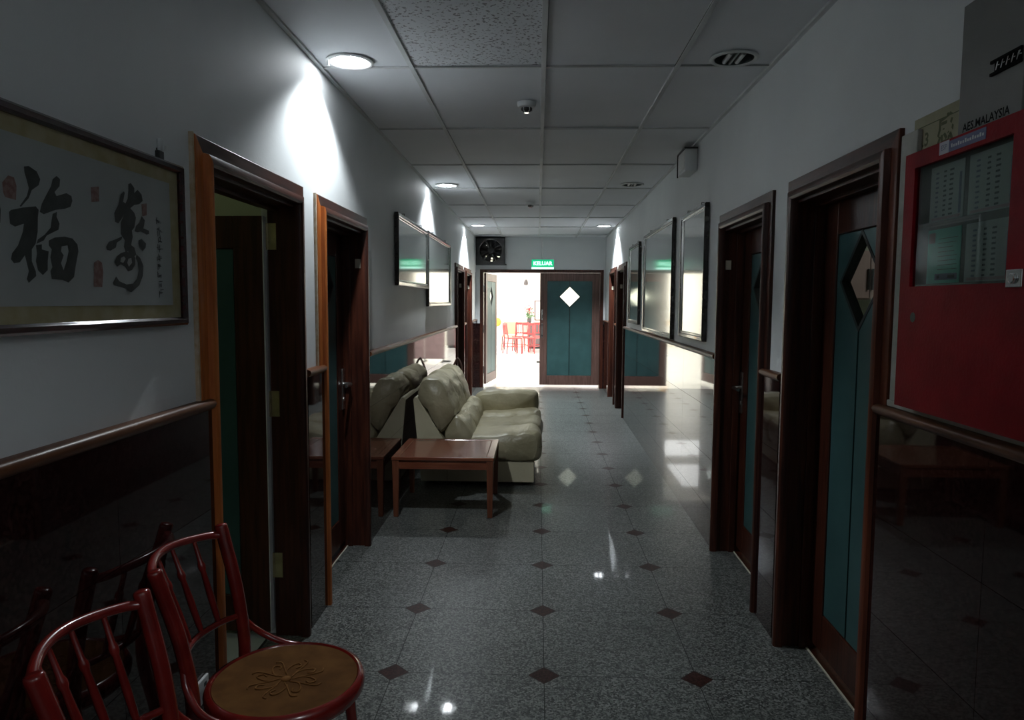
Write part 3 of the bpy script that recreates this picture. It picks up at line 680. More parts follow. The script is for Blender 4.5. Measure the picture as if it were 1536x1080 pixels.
text('1.3', .05, WR, .0028, 2.055, 1.915, 'greenink', 'notice_letters', r, -1, .0012)
text('\u611f', .078, WR, .0028, 1.945, 1.918, 'greenink', 'notice_letters', r, -1, .0022)

# ------------------------------------------------------------------ small wall fittings
r = thing('emergency_light', WR((0, 5.165, 2.36)), 'white emergency light box high on the right wall', 'light')
m = MB(); m.box(.002, .085, 5.035, 5.30, 2.365, 2.515); m.build('housing', 'white', r, xf=WR, bevel=.006)
m = MB(); m.box(.001, .092, 5.030, 5.305, 2.515, 2.524); m.box(.083, .092, 5.296, 5.305, 2.36, 2.52); m.build('dark_edge', 'black', r, xf=WR, bevel=.001)
m = MB(); m.box(.0852, .0885, 5.06, 5.28, 2.385, 2.495); m.build('lens', 'cable', r, xf=WR, bevel=.003)
r = thing('wall_socket', WL((0, 2.06, .285)), 'white double wall socket low on the dark tiles behind the chairs', 'socket')
m = MB(); m.box(.0215, .031, 1.975, 2.075, .27, .345); m.build('plate', 'white', r, xf=WL, bevel=.003)
for yy in (2.0, 2.05):
    m = MB(); m.box(.0311, .0318, yy - .008, yy + .008, .318, .330); m.box(.0311, .0316, yy - .004, yy + .004, .30, .312); m.box(.0311, .0316, yy - .012, yy - .005, .285, .29); m.box(.0311, .0316, yy + .005, yy + .012, .285, .29)
    m.build('socket_outlet', 'black', r, xf=WL)

# ------------------------------------------------------------------ ceiling fittings
def downlight(lit):
    nm = 'downlight'
    r = thing(nm, (0, 0, CEIL), '', 'downlight', 'recessed downlights')
    m = MB(); z = 0
    m.lathe([(.106, CEIL + .004), (.108, CEIL - .002), (.100, CEIL - .007), (.088, CEIL - .003), (.084, CEIL + .004), (.084, CEIL + .004)], seg=40)
    m.f = m.f[:-2]; m.mi = m.mi[:-2]; m.build('trim_ring', 'white', r, smooth=True, angle=60)
    m = MB(); m.lathe([(.0845, CEIL - .002), (.082, CEIL + .02), (.07, CEIL + .085)], seg=32); m.f = m.f[:-2] + [m.f[-1]]; m.mi = m.mi[:len(m.f)]
    rf = m.build('reflector', 'reflector' if lit else 'unlitreflector', r, smooth=True, angle=40, recalc=False)
    for s in (-1, 1):
        m = MB(); m.tube([(s * .028, -.062, CEIL + .007), (s * .028, .062, CEIL + .007)], .011, 12)
        m.build('lamp_tube', 'tube' if lit else 'deadtube', rf, smooth=True, angle=50)
    if not lit:
        m = MB(); m.box(-.004, .004, -.083, .083, CEIL + .0, CEIL + .03); m.build('lamp_divider', 'deadtube', rf)
    return r
ON = [(-.86, 3.34, 'lit round downlight washing the wall over the open door'),
      (-.86, 6.83, 'lit round downlight above the pictures over the sofa'),
      (-.86, 10.37, 'lit round downlight on the left nearest the black fan'),
      (.93, 10.42, 'lit round downlight on the right by the end wall')]
OFF = [(.86, 3.33, 'unlit round downlight near the right wall, closest to the viewer'),
       (.86, 6.79, 'unlit round downlight beyond the white emergency box')]
BACK_FILL = [(-.86, -3.66), (.86, -3.66), (-.86, -.16), (.86, -.16)]
on = downlight(True); off = downlight(False)
for i, (x, y, l) in enumerate(ON):
    o = on if i == 0 else copy_tree(on); o.location = (x, y, CEIL); o['label'] = l
for i, (x, y, l) in enumerate(OFF):
    o = off if i == 0 else copy_tree(off); o.location = (x, y, CEIL); o['label'] = l

def detector(x, y, label):
    r = thing('smoke_detector', (x, y, CEIL), label, 'smoke detector', 'smoke detectors')
    m = MB(); m.lathe([(.052, CEIL), (.052, CEIL - .012), (.046, CEIL - .026), (.030, CEIL - .030), (.001, CEIL - .030)], (x, y, 0), 28); m.build('base', 'white', r, smooth=True, angle=40)
    m = MB(); m.lathe([(.030, CEIL - .029), (.030, CEIL - .043), (.020, CEIL - .050), (.001, CEIL - .051)], (x, y, 0), 20); m.build('sensing_cage', 'black', r, smooth=True, angle=40)
    m = MB()
    for k in range(6):
        a = k * PI / 3; m.tube([(x + .031 * math.cos(a), y + .031 * math.sin(a), CEIL - .029), (x + .030 * math.cos(a), y + .030 * math.sin(a), CEIL - .044), (x + .016 * math.cos(a), y + .016 * math.sin(a), CEIL - .053)], .003, 6)
    m.lathe([(.014, CEIL - .050), (.014, CEIL - .056)], (x, y, 0), 14)
    m.build('chrome_guard', 'chrome', r, smooth=True, angle=50)
detector(-.07, 4.02, 'round smoke detector on the ceiling, nearest the viewer')
detector(-.088, 7.98, 'round smoke detector on the ceiling farther down the corridor')
m = MB(); m.lathe([(.0015, CEIL - .002), (.0015, CEIL - .012), (.003, CEIL - .014), (.007, CEIL - .034), (.0065, CEIL - .036)], (-.943, 3.28, 0), 12)
tag(m.build('ceiling_hook', 'white', smooth=True, angle=40), 'tiny white cone hanging from the ceiling beside the first lit downlight', 'hook')

# ------------------------------------------------------------------ extractor fan
cx, cz = -.80, 2.325
r = thing('extractor_fan', (cx, YE, 2.085), 'square black extractor fan high in the corner over the open door leaf', 'fan')
m = MB(); y1 = YE - .001; y0 = YE - .11
m.flat([[(-1.045, 2.10), (-.565, 2.10), (-.565, 2.545), (-1.045, 2.545)], [(cx + .205 * math.cos(k * PI / 20), cz + .205 * math.sin(k * PI / 20)) for k in range(40)]], y0, 'y')
m.box(-1.05, -1.035, y0, y1, 2.10, 2.545); m.box(-.575, -.56, y0, y1, 2.10, 2.545); m.box(-1.05, -.56, y0, y1, 2.535, 2.546)
m.box(-1.05, -.535, y0 - .02, y1, 2.082, 2.102)
m.build('casing', 'fanblack', r)
m = MB()
for (ra, rb) in ((.205, .190),):
    vs = []; fs = []; k = 40
    for i in range(k):
        a = 2 * PI * i / k; c, s = math.cos(a), math.sin(a)
        vs += [(cx + ra * c, y0 - .008, cz + ra * s), (cx + rb * c, y0 - .004, cz + rb * s), (cx + rb * c, y1 - .01, cz + rb * s), (cx + ra * c, y1 - .01, cz + ra * s)]
    for i in range(k):
        j = (i + 1) % k
        for q in range(4): fs.append((i * 4 + q, i * 4 + (q + 1) % 4, j * 4 + (q + 1) % 4, j * 4 + q))
    m.add(vs, fs)
m.build('ring', 'fanedge', r, smooth=True, angle=50)
for k in range(7):
    m = MB(); a0 = math.radians(301.7) + k * 2 * PI / 7; vs = []; nr = 6; na = 6
    for i in range(nr + 1):
        ra = .05 + .132 * i / nr
        for j in range(na + 1):
            f = j / na - .5; a = a0 + f * (.62 - .10 * i / nr)
            vs.append((cx + ra * math.cos(a), YE - .055 + f * .045, cz + ra * math.sin(a)))
    fs = [(i * (na + 1) + j, i * (na + 1) + j + 1, (i + 1) * (na + 1) + j + 1, (i + 1) * (na + 1) + j) for i in range(nr) for j in range(na)]
    m.add(vs, fs); b = m.build('fan_blade', 'fanblack', r, smooth=True, recalc=False)
    so = b.modifiers.new('thick', 'SOLIDIFY'); so.thickness = .003
m = MB(); m.lathe([(.058, YE - .03), (.058, YE - .075), (.045, YE - .09), (.001, YE - .092)], (cx, 0, cz), 24, 'y')
m.build('hub', 'fanblack', r, smooth=True, angle=40)
m = MB()
for a in (.5, .5 + PI / 2, .5 + PI, .5 + 3 * PI / 2):
    m.tube([(cx + .05 * math.cos(a), y0 + .004, cz + .05 * math.sin(a)), (cx + .2 * math.cos(a), y0 + .004, cz + .2 * math.sin(a))], .006, 6)
m.build('guard_bar', 'fanedge', r)
holes = [(-.895, -.865, 2.228, 2.248), (-.905, -.868, 2.180, 2.202), (-.805, -.775, 2.188, 2.214), (-.812, -.780, 2.152, 2.170), (-.715, -.655, 2.222, 2.246),
         (-.905, -.880, 2.395, 2.43), (-.75, -.725, 2.40, 2.44), (-.665, -.645, 2.33, 2.36)]
m = MB(); m.flat([[(-.999, 2.141), (-.601, 2.141), (-.601, 2.519), (-.999, 2.519)]] + [[(a, c), (b, c), (b, d), (a, d)] for a, b, c, d in holes], YE + .10, 'y')
for k in range(8): m.box(-.998, -.602, YE + .1005, YE + .106, 2.146 + k * .048, 2.150 + k * .048)
m.build('louvre', 'fanblack', r)
m = MB(); m.tube([(-1.052, YE - .20, 2.53), (-1.052, YE - .22, 2.46), (-1.048, YE - .23, 2.3), (-1.052, YE - .17, 2.13), (-1.052, YE - .10, 2.03), (-1.050, YE - .05, 1.97)], .006, 8)
tag(m.build('cable', 'cable', smooth=True), 'thin white cable dropping down the corner beside the black fan', 'cable')

# ------------------------------------------------------------------ exit sign and its conduit
r = thing('exit_sign', (.075, YE, 2.01), 'lit green exit sign over the double door', 'sign')
m = MB(); m.box(-.115, .265, YE - .05, YE - .001, 2.016, 2.185); m.build('housing', 'white', r, bevel=.004)
m = MB(); m.box(-.112, .262, YE - .053, YE - .0495, 2.052, 2.178); sg = m.build('sign_face', 'signgreen', r)
m = MB(); m.box(-.112, .262, YE - .053, YE - .0495, 2.018, 2.052); m.build('white_band', 'signwhite', r)
text('KELUAR', .088, lambda q: (q[1], q[0], q[2]), YE - .0545, .075, 2.112, 'signwhite', 'sign_lettering', sg, 1, .0028)
m = MB(); m.box(.055, .088, YE - .018, YE - .001, 2.186, CEIL)
tag(m.build('conduit', 'white', bevel=.003), 'slim white conduit running from the ceiling down to the exit sign', 'conduit')
# ------------------------------------------------------------------ red bentwood chairs
def bent(pts, n=12):
    """smooth path through points (Catmull-Rom)"""
    P = [Vector(p) for p in pts]; P = [P[0] * 2 - P[1]] + P + [P[-1] * 2 - P[-2]]; out = []
    for i in range(1, len(P) - 2):
        for k in range(n):
            t = k / n; a, b, c, d = P[i - 1], P[i], P[i + 1], P[i + 2]
            out.append(.5 * ((2 * b) + (c - a) * t + (2 * a - 5 * b + 4 * c - d) * t * t + (3 * b - a - 3 * c + d) * t ** 3))
    out.append(P[-2]); return out
def red_chair():
    r = thing('bentwood_chair', (0, 0, 0), '', 'chair', 'red bentwood chairs against the left wall')
    SM = dict(smooth=True, angle=60)
    m = MB(); m.lathe([(.170, .448), (.172, .420), (.196, .418), (.206, .430), (.208, .448), (.202, .462), (.192, .466), (.1865, .460), (.186, .448), (.170, .448)], seg=56); m.f = m.f[:-2]; m.mi = m.mi[:-2]; m.build('seat_rim', 'lacquer', r, **SM)
    m = MB(); m.lathe([(.187, .450), (.187, .4615), (.178, .4605), (.09, .457), (.001, .4565)], seg=56); se = m.build('seat', 'seatwood', r, **SM)
    m = MB()
    for k in range(8):
        a = k * PI / 4; c, s = math.cos(a), math.sin(a)
        rot = lambda u, w: (u * c - w * s, u * s + w * c, .4570 + .0018 * (u / .1))
        m.tube(bent([rot(.016, 0), rot(.04, .014), rot(.066, .008), rot(.082, -.006), rot(.07, -.018), rot(.056, -.008)], 5), [.0012] + [.0021] * 24 + [.001], 6)
        m.tube(bent([rot(.03, -.012), rot(.05, -.02), rot(.088, -.03), rot(.1, -.018)], 4), .0018, 6)
    m.lathe([(.014, .456), (.012, .4605), (.001, .461)], seg=16)
    m.build('embossed_motif', 'seatmotif', se, smooth=True)
    for s in (-1, 1):
        p = bent([(-.255, s * .178, 0), (-.212, s * .165, .25), (-.178, s * .158, .44), (-.198, s * .166, .62), (-.240, s * .180, .78), (-.250, s * .183, .815)], 8)
        q = [.0155 + .003 * min(1, i / len(p) * 1.6) for i in range(len(p))]
        p += [Vector((-.2515, s * .1835, .820)), Vector((-.252, s * .1836, .8225))]; q += [.0165, .010]
        m = MB(); m.tube(p, q, 14); m.build('leg', 'lacquer', r, **SM)          # rear leg rising into the back post
        p = bent([(.128, s * .128, .425), (.140, s * .142, .25), (.158, s * .160, 0)], 8)
        m = MB(); m.tube(p, [.0175 - .004 * i / len(p) for i in range(len(p))], 12); m.build('leg', 'lacquer', r, **SM)
        p = bent([(-.196, s * .166, .575), (-.178, s * .186, .525), (-.135, s * .208, .478), (-.07, s * .212, .452), (-.01, s * .210, .445)], 7)
        m = MB(); m.tube(p, .0095, 10); m.build('hip_brace', 'lacquer', r, **SM)
    p = bent([(-.246, -.176, .792), (-.275, -.150, .796), (-.312, -.075, .803), (-.325, 0, .806), (-.312, .075, .803), (-.275, .150, .796), (-.246, .176, .792)], 7)
    m = MB(); m.tube(p, .0115, 12); m.build('top_rail', 'lacquer', r, **SM)
    p = bent([(-.190, -.160, .560), (-.225, -.10, .562), (-.245, 0, .563), (-.225, .10, .562), (-.190, .160, .560)], 7)
    m = MB(); m.tube(p, .009, 10); m.build('lower_rail', 'lacquer', r, **SM)
    for y in (-.108, -.037, .037, .108):
        f = 1 - (y / .176) ** 2
        a = Vector((-.190 - .055 * f, y * .9, .563)); b = Vector((-.246 - .079 * f, y, .800))
        st = [(0, .006), (.1, .0085), (.35, .0095), (.62, .0075), (.66, .0105), (.70, .0105), (.74, .007), (1, .0055)]
        m = MB(); m.tube([a.lerp(b, t) for t, _ in st], [w for _, w in st], 10); m.build('spindle', 'lacquer', r, **SM)
    m = MB(); m.tube([(.172 * math.cos(k * PI / 18), .172 * math.sin(k * PI / 18), .21) for k in range(37)], .009, 10); m.build('stretcher_ring', 'lacquer', r, **SM)
    return r
ch = red_chair(); ch.location = (-.668, 1.845, 0); ch['label'] = 'red bentwood chair whose round brown seat is in view, next to the open door'
c2 = copy_tree(ch); c2.location = (-.628, 1.37, 0); c2.rotation_euler.z = math.radians(2); c2['label'] = 'red bentwood chair under the calligraphy, cut off at the corner with only its back showing'

# ------------------------------------------------------------------ cream sofa
def pad(prof, y0, y1, puff=.045, n=14, wr=.010, seed=0, sub=5, ends=.80, axis='y', freq=7.0):
    """stuffed leather pad: closed (x,z) outline swept along y, drawn in and rounded at the ends, with creases"""
    P = [Vector((a, 0, b)) for a, b in prof]; k = len(P); out = []
    for i in range(k):
        a, b, c, d = P[i - 1], P[i], P[(i + 1) % k], P[(i + 2) % k]
        for j in range(sub):
            t = j / sub
            out.append(.5 * ((2 * b) + (c - a) * t + (2 * a - 5 * b + 4 * c - d) * t * t + (3 * b - a - 3 * c + d) * t ** 3))
    k = len(out); cen = sum(out, Vector()) / k
    L = y1 - y0; vs = []; fs = []
    ts = [0, .012, .03, .06] + [.06 + .88 * i / n for i in range(1, n)] + [.94, .97, .988, 1]
    for t in ts:
        e = min(t, 1 - t) * L
        s = 1 - (1 - ends) * (1 - min(1, e / puff)) ** 2.2
        for p in out:
            q = cen + (p - cen) * s; q.y = y0 + t * L
            w = noise.noise(Vector((q.x * freq * 1.6 + seed * 5.1, q.y * freq * .45 + seed, q.z * freq))) * wr
            w += noise.noise(Vector((q.x * 30 + seed, q.y * 9, q.z * 30))) * wr * .25
            dirv = (p - cen).normalized() if (p - cen).length > 0 else Vector((0, 0, 1))
            vs.append(q + dirv * w)
    for i in range(len(ts) - 1):
        for j in range(k):
            j2 = (j + 1) % k; fs.append((i * k + j, i * k + j2, (i + 1) * k + j2, (i + 1) * k + j))
    o = len(vs); vs.append(Vector((cen.x, y0 - .006, cen.z))); vs.append(Vector((cen.x, y1 + .006, cen.z)))
    last = (len(ts) - 1) * k
    for j in range(k):
        j2 = (j + 1) % k; fs += [(o, j2, j), (o + 1, last + j, last + j2)]
    return MB().add(vs, fs)
SY0, SY1 = 5.665, 7.27
r = thing('sofa', (-.48, 6.45, 0), 'cream leather sofa with puffy back cushions and one far arm against the left wall', 'sofa')
m = MB(); m.prism([(-.925, .035), (-.985, .69), (-.972, .712), (-.950, .712), (-.735, .36), (-.735, .20), (-.02, .20), (-.02, .035)], SY0, SY1 - .02, 'y')
sh = m.build('shell', 'leatherflat', r, bevel=.006)
m = MB(); m.box(-.716, -.712, SY0 - .0015, SY0 + .002, .04, .20); m.box(-.93, -.02, SY0 - .0015, SY0 + .002, .1985, .2015); m.build('seam', 'seam', sh)
for x in (-.85, -.1):
    for y in (SY0 + .1, SY1 - .12):
        m = MB(); m.lathe([(.022, 0), (.026, .038)], (x, y, 0), 12); m.build('foot', 'black', r)
upper = [(-.955, .735), (-.938, .815), (-.885, .858), (-.815, .862), (-.755, .825), (-.705, .745), (-.672, .64), (-.655, .545), (-.690, .475), (-.765, .43), (-.83, .52), (-.90, .63)]
lumbar = [(-.735, .45), (-.695, .525), (-.635, .555), (-.575, .525), (-.530, .46), (-.515, .385), (-.55, .335), (-.66, .32), (-.735, .36)]
seat = [(-.60, .26), (-.615, .355), (-.54, .405), (-.36, .418), (-.16, .435), (-.03, .445), (.025, .415), (.042, .345), (.036, .255), (.010, .205), (-.06, .198), (-.30, .198), (-.55, .205)]
ys = [SY0 - .005, 6.12, 6.59, 7.06]
for i, (a, b) in enumerate(zip(ys, ys[1:])):
    pad(upper, a, b, .08, seed=3 + i, wr=.024, ends=.92).build('back_cushion', 'leather', r, smooth=True)
    pad(lumbar, a + .005, b - .005, .08, seed=8 + i, wr=.020, ends=.86).build('lumbar_cushion', 'leather', r, smooth=True)
    s = pad(seat, a, b - .002, .09, seed=12 + i, wr=.018, ends=.84).build('seat_cushion', 'leather', r, smooth=True)
    p = [(.041 - (.02 if k in (0, 10) else 0), a + .02 + (b - a - .04) * k / 10, .315) for k in range(11)]
    m = MB(); m.tube(p, .004, 6); m.build('seam', 'seam', s)
armp = [(-.62, .30), (-.64, .46), (-.60, .56), (-.45, .590), (-.25, .592), (-.06, .590), (.0, .565), (.015, .50), (.012, .40), (-.01, .30), (-.02, .18), (-.3, .18), (-.58, .18)]
pad(armp, 7.04, 7.285, .08, seed=21, wr=.016, ends=.86, n=8).build('arm', 'leather', r, smooth=True)

# dark strap handle rising behind the sofa
r = thing('carry_bag', (-.86, 7.43, 0), 'dark bag behind the sofa with only its looped handle showing above the cushions', 'bag')
m = MB(); m.prism([(-.98, .0), (-.74, .0), (-.76, .66), (-.96, .66)], 7.36, 7.50, 'y'); m.build('bag_body', 'black', r, bevel=.02)
m = MB(); m.tube(bent([(-.905, 7.43, .64), (-.875, 7.43, .78), (-.835, 7.43, .872), (-.815, 7.43, .872), (-.785, 7.43, .80), (-.765, 7.43, .64)], 6), .011, 8); m.build('handle', 'leafwood', r, smooth=True)

# ------------------------------------------------------------------ side table
tx0, tx1, ty0, ty1, tz = -.985, -.288, 4.795, 5.475, .418
r = thing('side_table', ((tx0 + tx1) / 2, (ty0 + ty1) / 2, 0), 'square reddish wooden side table in front of the sofa', 'table')
m = MB(); w = .052
m.box(tx0, tx1, ty0, ty0 + w, tz - .022, tz); m.box(tx0, tx1, ty1 - w, ty1, tz - .022, tz)
m.box(tx0, tx0 + w, ty0 + w + .001, ty1 - w - .001, tz - .022, tz); m.box(tx1 - w, tx1, ty0 + w + .001, ty1 - w - .001, tz - .022, tz)
m.build('top_frame', 'tablewood', r, bevel=.004)
m = MB(); m.box(tx0 + w + .002, tx1 - w - .002, ty0 + w + .002, ty1 - w - .002, tz - .018, tz - .002); m.build('top_panel', 'tablewood', r, bevel=.002)
m = MB()
for y in (ty0 + .012, ty1 - .03): m.box(tx0 + .045, tx1 - .045, y, y + .018, tz - .085, tz - .022)
for x in (tx0 + .012, tx1 - .03): m.box(x, x + .018, ty0 + .045, ty1 - .045, tz - .085, tz - .022)
m.build('apron', 'tablewood', r, bevel=.002)
for x in (tx0 + .003, tx1 - .051):
    for y in (ty0 + .003, ty1 - .051):
        cxx, cyy = x + .024, y + .024; m = MB(); a = .024; b = .017
        m.add([(cxx - b, cyy - b, 0), (cxx + b, cyy - b, 0), (cxx + b, cyy + b, 0), (cxx - b, cyy + b, 0), (cxx - a, cyy - a, tz - .0225), (cxx + a, cyy - a, tz - .0225), (cxx + a, cyy + a, tz - .0225), (cxx - a, cyy + a, tz - .0225)],
              [(0, 3, 2, 1), (4, 5, 6, 7), (0, 1, 5, 4), (1, 2, 6, 5), (2, 3, 7, 6), (3, 0, 4, 7)])
        m.build('leg', 'tableleg', r, bevel=.004)

# ------------------------------------------------------------------ bright room beyond the double door
OX0, OX1, OY0, OY1, OZ = -4.0, 4.5, YE + .1505, 24.0, 3.0
m = MB(); m.box(OX0, OX1, YE + .1205, OY1, -.05, 0)
tag(m.build('floor_far_room', 'outfloor'), 'pale polished floor of the bright room beyond the double door', 'floor', kind='structure')
m = MB(); m.box(OX0 - .12, OX0, OY0, OY1, 0, OZ); m.box(OX1, OX1 + .12, OY0, OY1, 0, OZ); m.box(OX0 - .12, -1.301, OY0 - .12, OY0, 0, OZ); m.box(1.401, OX1 + .12, OY0 - .12, OY0, 0, OZ)
m.box(-1.301, 1.401, OY0 - .1, OY0, CEIL + .121, OZ)
tag(m.build('wall_far_room', 'outwall'), 'white side walls of the bright room', 'wall', kind='structure')
m = MB(); m.box(OX0 - .12, OX1 + .12, OY1, OY1 + .12, 0, OZ)
tag(m.build('wall_far_end', 'outcream'), 'cream back wall of the bright room', 'wall', kind='structure')
m = MB(); m.box(OX0 - .12, OX1 + .12, OY0 - .12, OY1 + .12, OZ, OZ + .1)
tag(m.build('ceiling_far_room', 'outwall'), 'white ceiling of the bright room', 'ceiling', kind='structure')

def dining_chair(mat, label, cushion=False):
    r = thing('dining_chair', (0, 0, 0), label, 'chair', 'dining chairs in the bright room')
    m = MB(); m.box(-.21, .21, -.2, .21, .42, .455); m.build('seat', 'redseat' if not cushion else 'cream', r, bevel=.012)
    for s in (-1, 1):
        m = MB(); m.tube([(s * .19, -.24, 0), (s * .19, -.2, .44), (s * .19, -.25, .86)], [.015, .018, .014], 8); m.build('leg', mat, r, smooth=True)
        m = MB(); m.tube([(s * .19, .2, 0), (s * .18, .19, .43)], [.014, .018], 8); m.build('leg', mat, r, smooth=True)
    m = MB()
    if cushion: m.box(-.17, .17, -.245, -.215, .48, .85)
    else:
        m.box(-.19, .19, -.262, -.240, .80, .87); m.box(-.19, .19, -.225, -.207, .54, .575)
        for x in (-.12, -.04, .04, .12): m.box(x - .011, x + .011, -.246, -.228, .56, .81)
    m.build('backrest', 'cream' if cushion else mat, r, bevel=.005)
    m = MB()
    for s in (-1, 1): m.tube([(s * .19, -.21, .2), (s * .185, .19, .2)], .009, 6)
    m.tube([(-.19, .0, .2), (.19, .0, .2)], .009, 6); m.build('stretcher', mat, r)
    return r
dc = dining_chair('redseat', ''); spots = [(-.70, 20.5, -70, 'red slat back dining chair standing sideways, leftmost of the red ones through the doorway'),
    (-.52, 21.45, 15, 'red dining chair in the middle of the cluster through the doorway'),
    (-.16, 20.75, -25, 'red dining chair right of the middle through the doorway'),
    (.02, 21.5, 10, 'red dining chair half hidden by the closed door leaf')]
for i, (x, y, a, l) in enumerate(spots):
    o = dc if i == 0 else copy_tree(dc); o.location = (x, y, 0); o.rotation_euler.z = math.radians(a); o['label'] = l
o = dining_chair('darkchair', 'dining chair with a peach upholstered back, left of the red chairs', True); o.location = (-.86, 21.9, 0); o.rotation_euler.z = math.radians(172)
r = thing('folding_screen', (.85, 17.5, 0), 'dusty pink screen on dark feet, mostly hidden by the closed door leaf', 'screen')
for a, b in ((.13, .62), (.63, 1.12), (1.13, 1.62)):
    m = MB(); m.box(a, b, 17.48, 17.52, .07, 1.30); m.build('screen_panel', 'screen', r, bevel=.004)
for x in (.17, .625, 1.125, 1.58):
    m = MB(); m.box(x - .02, x + .02, 17.2, 17.8, 0, .03); m.box(x - .012, x + .012, 17.475, 17.525, .028, .09); m.build('foot', 'black', r, bevel=.004)
m = MB(); m.box(-.02, .18, 17.44, 17.48, 0, .035); m.build('foot', 'black', r, bevel=.004)
r = thing('sideboard', (-.1, 22.9, 0), 'dark low sideboard behind the red chairs', 'sideboard')
m = MB(); m.box(-.30, .7, 22.7, 23.15, .08, .80); m.build('body', 'pot', r, bevel=.006)
for k in range(2):
    m = MB(); m.box(-.28 + k * .49, .19 + k * .49, 22.685, 22.7, .12, .76); dd = m.build('cupboard_door', 'pot', r, bevel=.004)
    m = MB(); m.lathe([(.012, 22.67), (.010, 22.685)], (.10 + k * .12, 0, .5), 10, 'y'); m.build('knob', 'steel', dd)
m = MB(); m.box(-.27, .66, 22.74, 23.1, 0, .08); m.build('plinth', 'black', r)
r = thing('flower_pot', (-.27, 22.85, .8), 'potted plant with red flowers standing on the sideboard', 'plant')
m = MB(); m.lathe([(.05, .80), (.075, .86), (.07, .95), (.055, .955), (.05, .93), (.001, .93)], (-.27, 22.85, 0), 18); m.build('pot', 'pot', r, smooth=True, angle=50)
rr = random.Random(5)
for nm, mt, cnt, z0, sp in (('foliage', 'leafgreen', 60, 1.06, .13), ('flowers', 'flower', 36, 1.22, .11)):
    m = MB()
    for k in range(cnt):
        c = Vector((-.27 + rr.gauss(0, sp * .5), 22.85 + rr.gauss(0, sp * .5), z0 + rr.gauss(0, sp * .45))); u = Vector((rr.gauss(0, 1), rr.gauss(0, 1), rr.gauss(0, 1))).normalized(); w = u.orthogonal().normalized(); l = .045
        m.add([c - u * l, c + w * l * .45, c + u * l, c - w * l * .45], [(0, 1, 2, 3)])
        if nm == 'foliage' and k % 4 == 0: m.tube([(-.27, 22.85, .93), tuple(c)], .004, 5)
        if nm == 'flowers' and k % 4 == 0: m.tube([(-.27, 22.85, 1.02), tuple(c)], .003, 5)
    m.build(nm, mt, r, recalc=False)
r = thing('paper_lantern', (-1.15, 20.2, .0), 'round yellow lantern on a thin stand just past the open door leaf', 'lantern')
m = MB(); m.lathe([(.03, .775), (.09, .80), (.125, .86), (.132, .90), (.125, .94), (.09, 1.0), (.03, 1.025)], (-1.15, 20.2, 0), 24); m.build('shade', 'yellow', r, smooth=True, angle=60)
m = MB(); m.lathe([(.12, 0), (.12, .02), (.012, .03), (.010, .78)], (-1.15, 20.2, 0), 16); m.build('stand', 'white', r, smooth=True, angle=40)
r = thing('wall_scroll', (.2, OY1, .86), 'framed vertical calligraphy on the cream back wall of the bright room', 'picture')
m = MB(); m.box(-.10, .50, OY1 - .012, OY1 - .004, .87, 1.50); m.build('sheet', 'outcream', r)
m = MB()
for a, b, c, d in ((-.11, -.08, .86, 1.51), (.48, .51, .86, 1.51), (-.08, .48, .86, .88), (-.08, .48, 1.49, 1.51)): m.box(a, b, OY1 - .03, OY1 - .002, c, d)
m.build('frame', 'darkchair', r)
m = MB()
for k in range(7):
    z = 1.40 - k * .07; m.box(.0, .05, OY1 - .0135, OY1 - .012, z, z + .010); m.box(.018, .028, OY1 - .0135, OY1 - .012, z - .02, z + .02); m.box(.005, .02, OY1 - .0135, OY1 - .012, z - .022, z - .014)
m.build('brush_marks', 'pot', r)
r = thing('pendant_lamp', (-.30, 18.0, 1.88), 'small dull glass pendant lamp hanging in the bright room', 'lamp')
m = MB(); m.lathe([(.02, 2.02), (.05, 1.98), (.06, 1.92), (.045, 1.88), (.001, 1.875)], (-.30, 18.0, 0), 18); m.build('shade', 'pot', r, smooth=True, angle=60)
m = MB(); m.tube([(-.30, 18.0, 2.02), (-.30, 18.0, OZ)], .006, 6); m.lathe([(.05, OZ - .03), (.05, OZ)], (-.3, 18.0, 0), 14); m.build('cord', 'cloth', r)

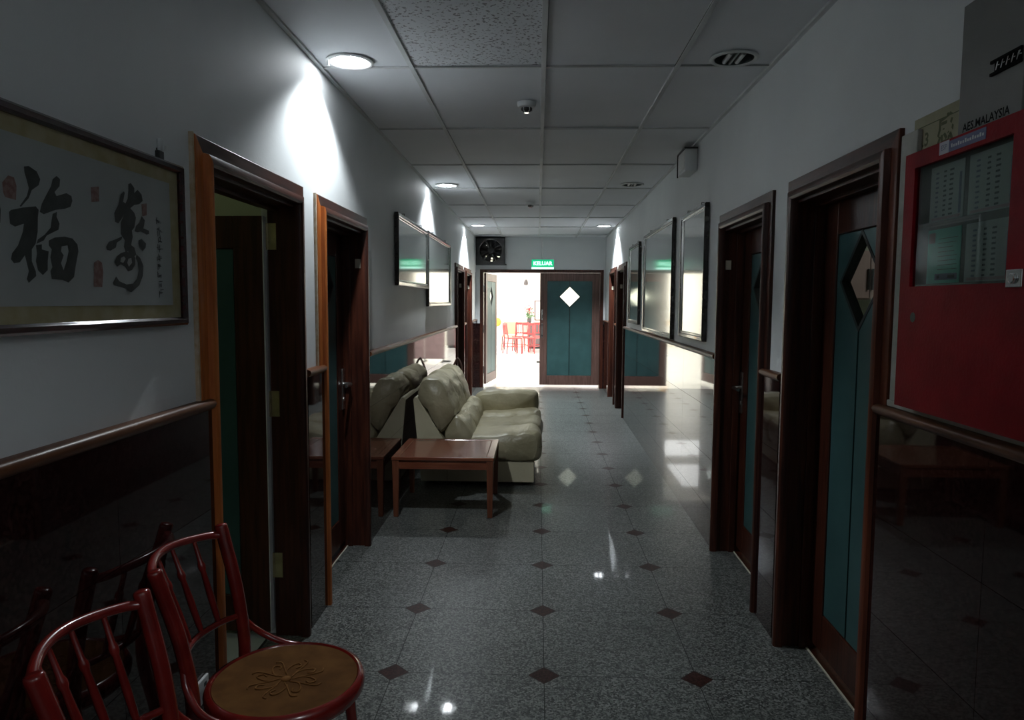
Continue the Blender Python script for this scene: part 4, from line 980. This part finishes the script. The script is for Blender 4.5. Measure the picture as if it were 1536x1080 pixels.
# ------------------------------------------------------------------ lights
def lamp(name, kind, loc, energy, color=(1, 1, 1), rot=(0, 0, 0), **kw):
    d = bpy.data.lights.new(name, kind); d.energy = energy; d.color = color
    for k, v in kw.items(): setattr(d, k, v)
    o = bpy.data.objects.new(name, d); C.objects.link(o); o.location = loc; o.rotation_euler = rot; return o
COOL = (.90, .96, 1.0)
for x, y, l in ON:
    lamp('downlight_and_fill', 'SPOT', (x, y, CEIL - .014), E_SPOT if y < 9 else E_SPOT * 3.4, COOL, spot_size=math.radians(A_SPOT), spot_blend=B_SPOT, shadow_soft_size=.03)
for x, y in BACK_FILL:
    if y < -1 or x > 0: lamp('downlight_and_fill', 'SPOT', (x, y, CEIL - .014), E_BACK if y < -1 else E_SIDE, COOL, spot_size=math.radians(150), spot_blend=.7, shadow_soft_size=.05)  # unseen spots behind the viewer, added to fill the near corridor
for x in (-2.0, 2.2):
    for y in (14.6, 18.5, 22.0):
        lamp('far_room_fill', 'AREA', (x, y, OZ - .05), E_OUT, (.97, .99, 1), shape='RECTANGLE', size=1.6, size_y=2.4)  # unseen area lights added in place of the far room's daylight
lamp('side_room_fill', 'AREA', (-2.7, 2.3, 1.95), 5, (.93, 1, .72), (PI, 0, 0), shape='RECTANGLE', size=.3, size_y=1.0)  # hidden uplight added to brighten the side room ceiling
lamp('dining_room_fill', 'AREA', (2.8, 4.2, 2.46), E_DIN, (1, .97, .92), shape='RECTANGLE', size=.5, size_y=.5)  # unseen light added so the room shows through the diamond pane
lamp('corridor_fill', 'AREA', (0, -1.9, CEIL - .01), E_AREA, COOL, shape='RECTANGLE', size=.6, size_y=1.2)  # ambient fill added behind the viewer, with no fixture
w = bpy.data.worlds.new('dim_world'); bpy.context.scene.world = w; w.use_nodes = True
w.node_tree.nodes['Background'].inputs[0].default_value = (.8, .9, 1, 1); w.node_tree.nodes['Background'].inputs[1].default_value = .05

# ------------------------------------------------------------------ camera
cam = bpy.data.cameras.new('camera'); co = bpy.data.objects.new('camera', cam); C.objects.link(co)
cam.sensor_width = 36; cam.sensor_fit = 'HORIZONTAL'; cam.lens = 1083.485 / 1536 * 36; cam.clip_start = .02; cam.clip_end = 100
F = Vector((-.035166, .996122, -.080651)); R = Vector((.999346, .035732, .005536)); U = R.cross(F)
co.matrix_world = Matrix(((R.x, U.x, -F.x, 0), (R.y, U.y, -F.y, 0), (R.z, U.z, -F.z, 1.47266), (0, 0, 0, 1)))
sc = bpy.context.scene; sc.camera = co
sc.view_settings.view_transform = 'Standard'; sc.view_settings.look = 'None'; sc.view_settings.gamma = 1; sc.view_settings.exposure = EXPOSURE
sc.cycles.max_bounces = 10; sc.cycles.diffuse_bounces = 6; sc.cycles.glossy_bounces = 6; sc.cycles.transparent_max_bounces = 12
sc.cycles.use_denoising = True; sc.cycles.sample_clamp_indirect = 8.0
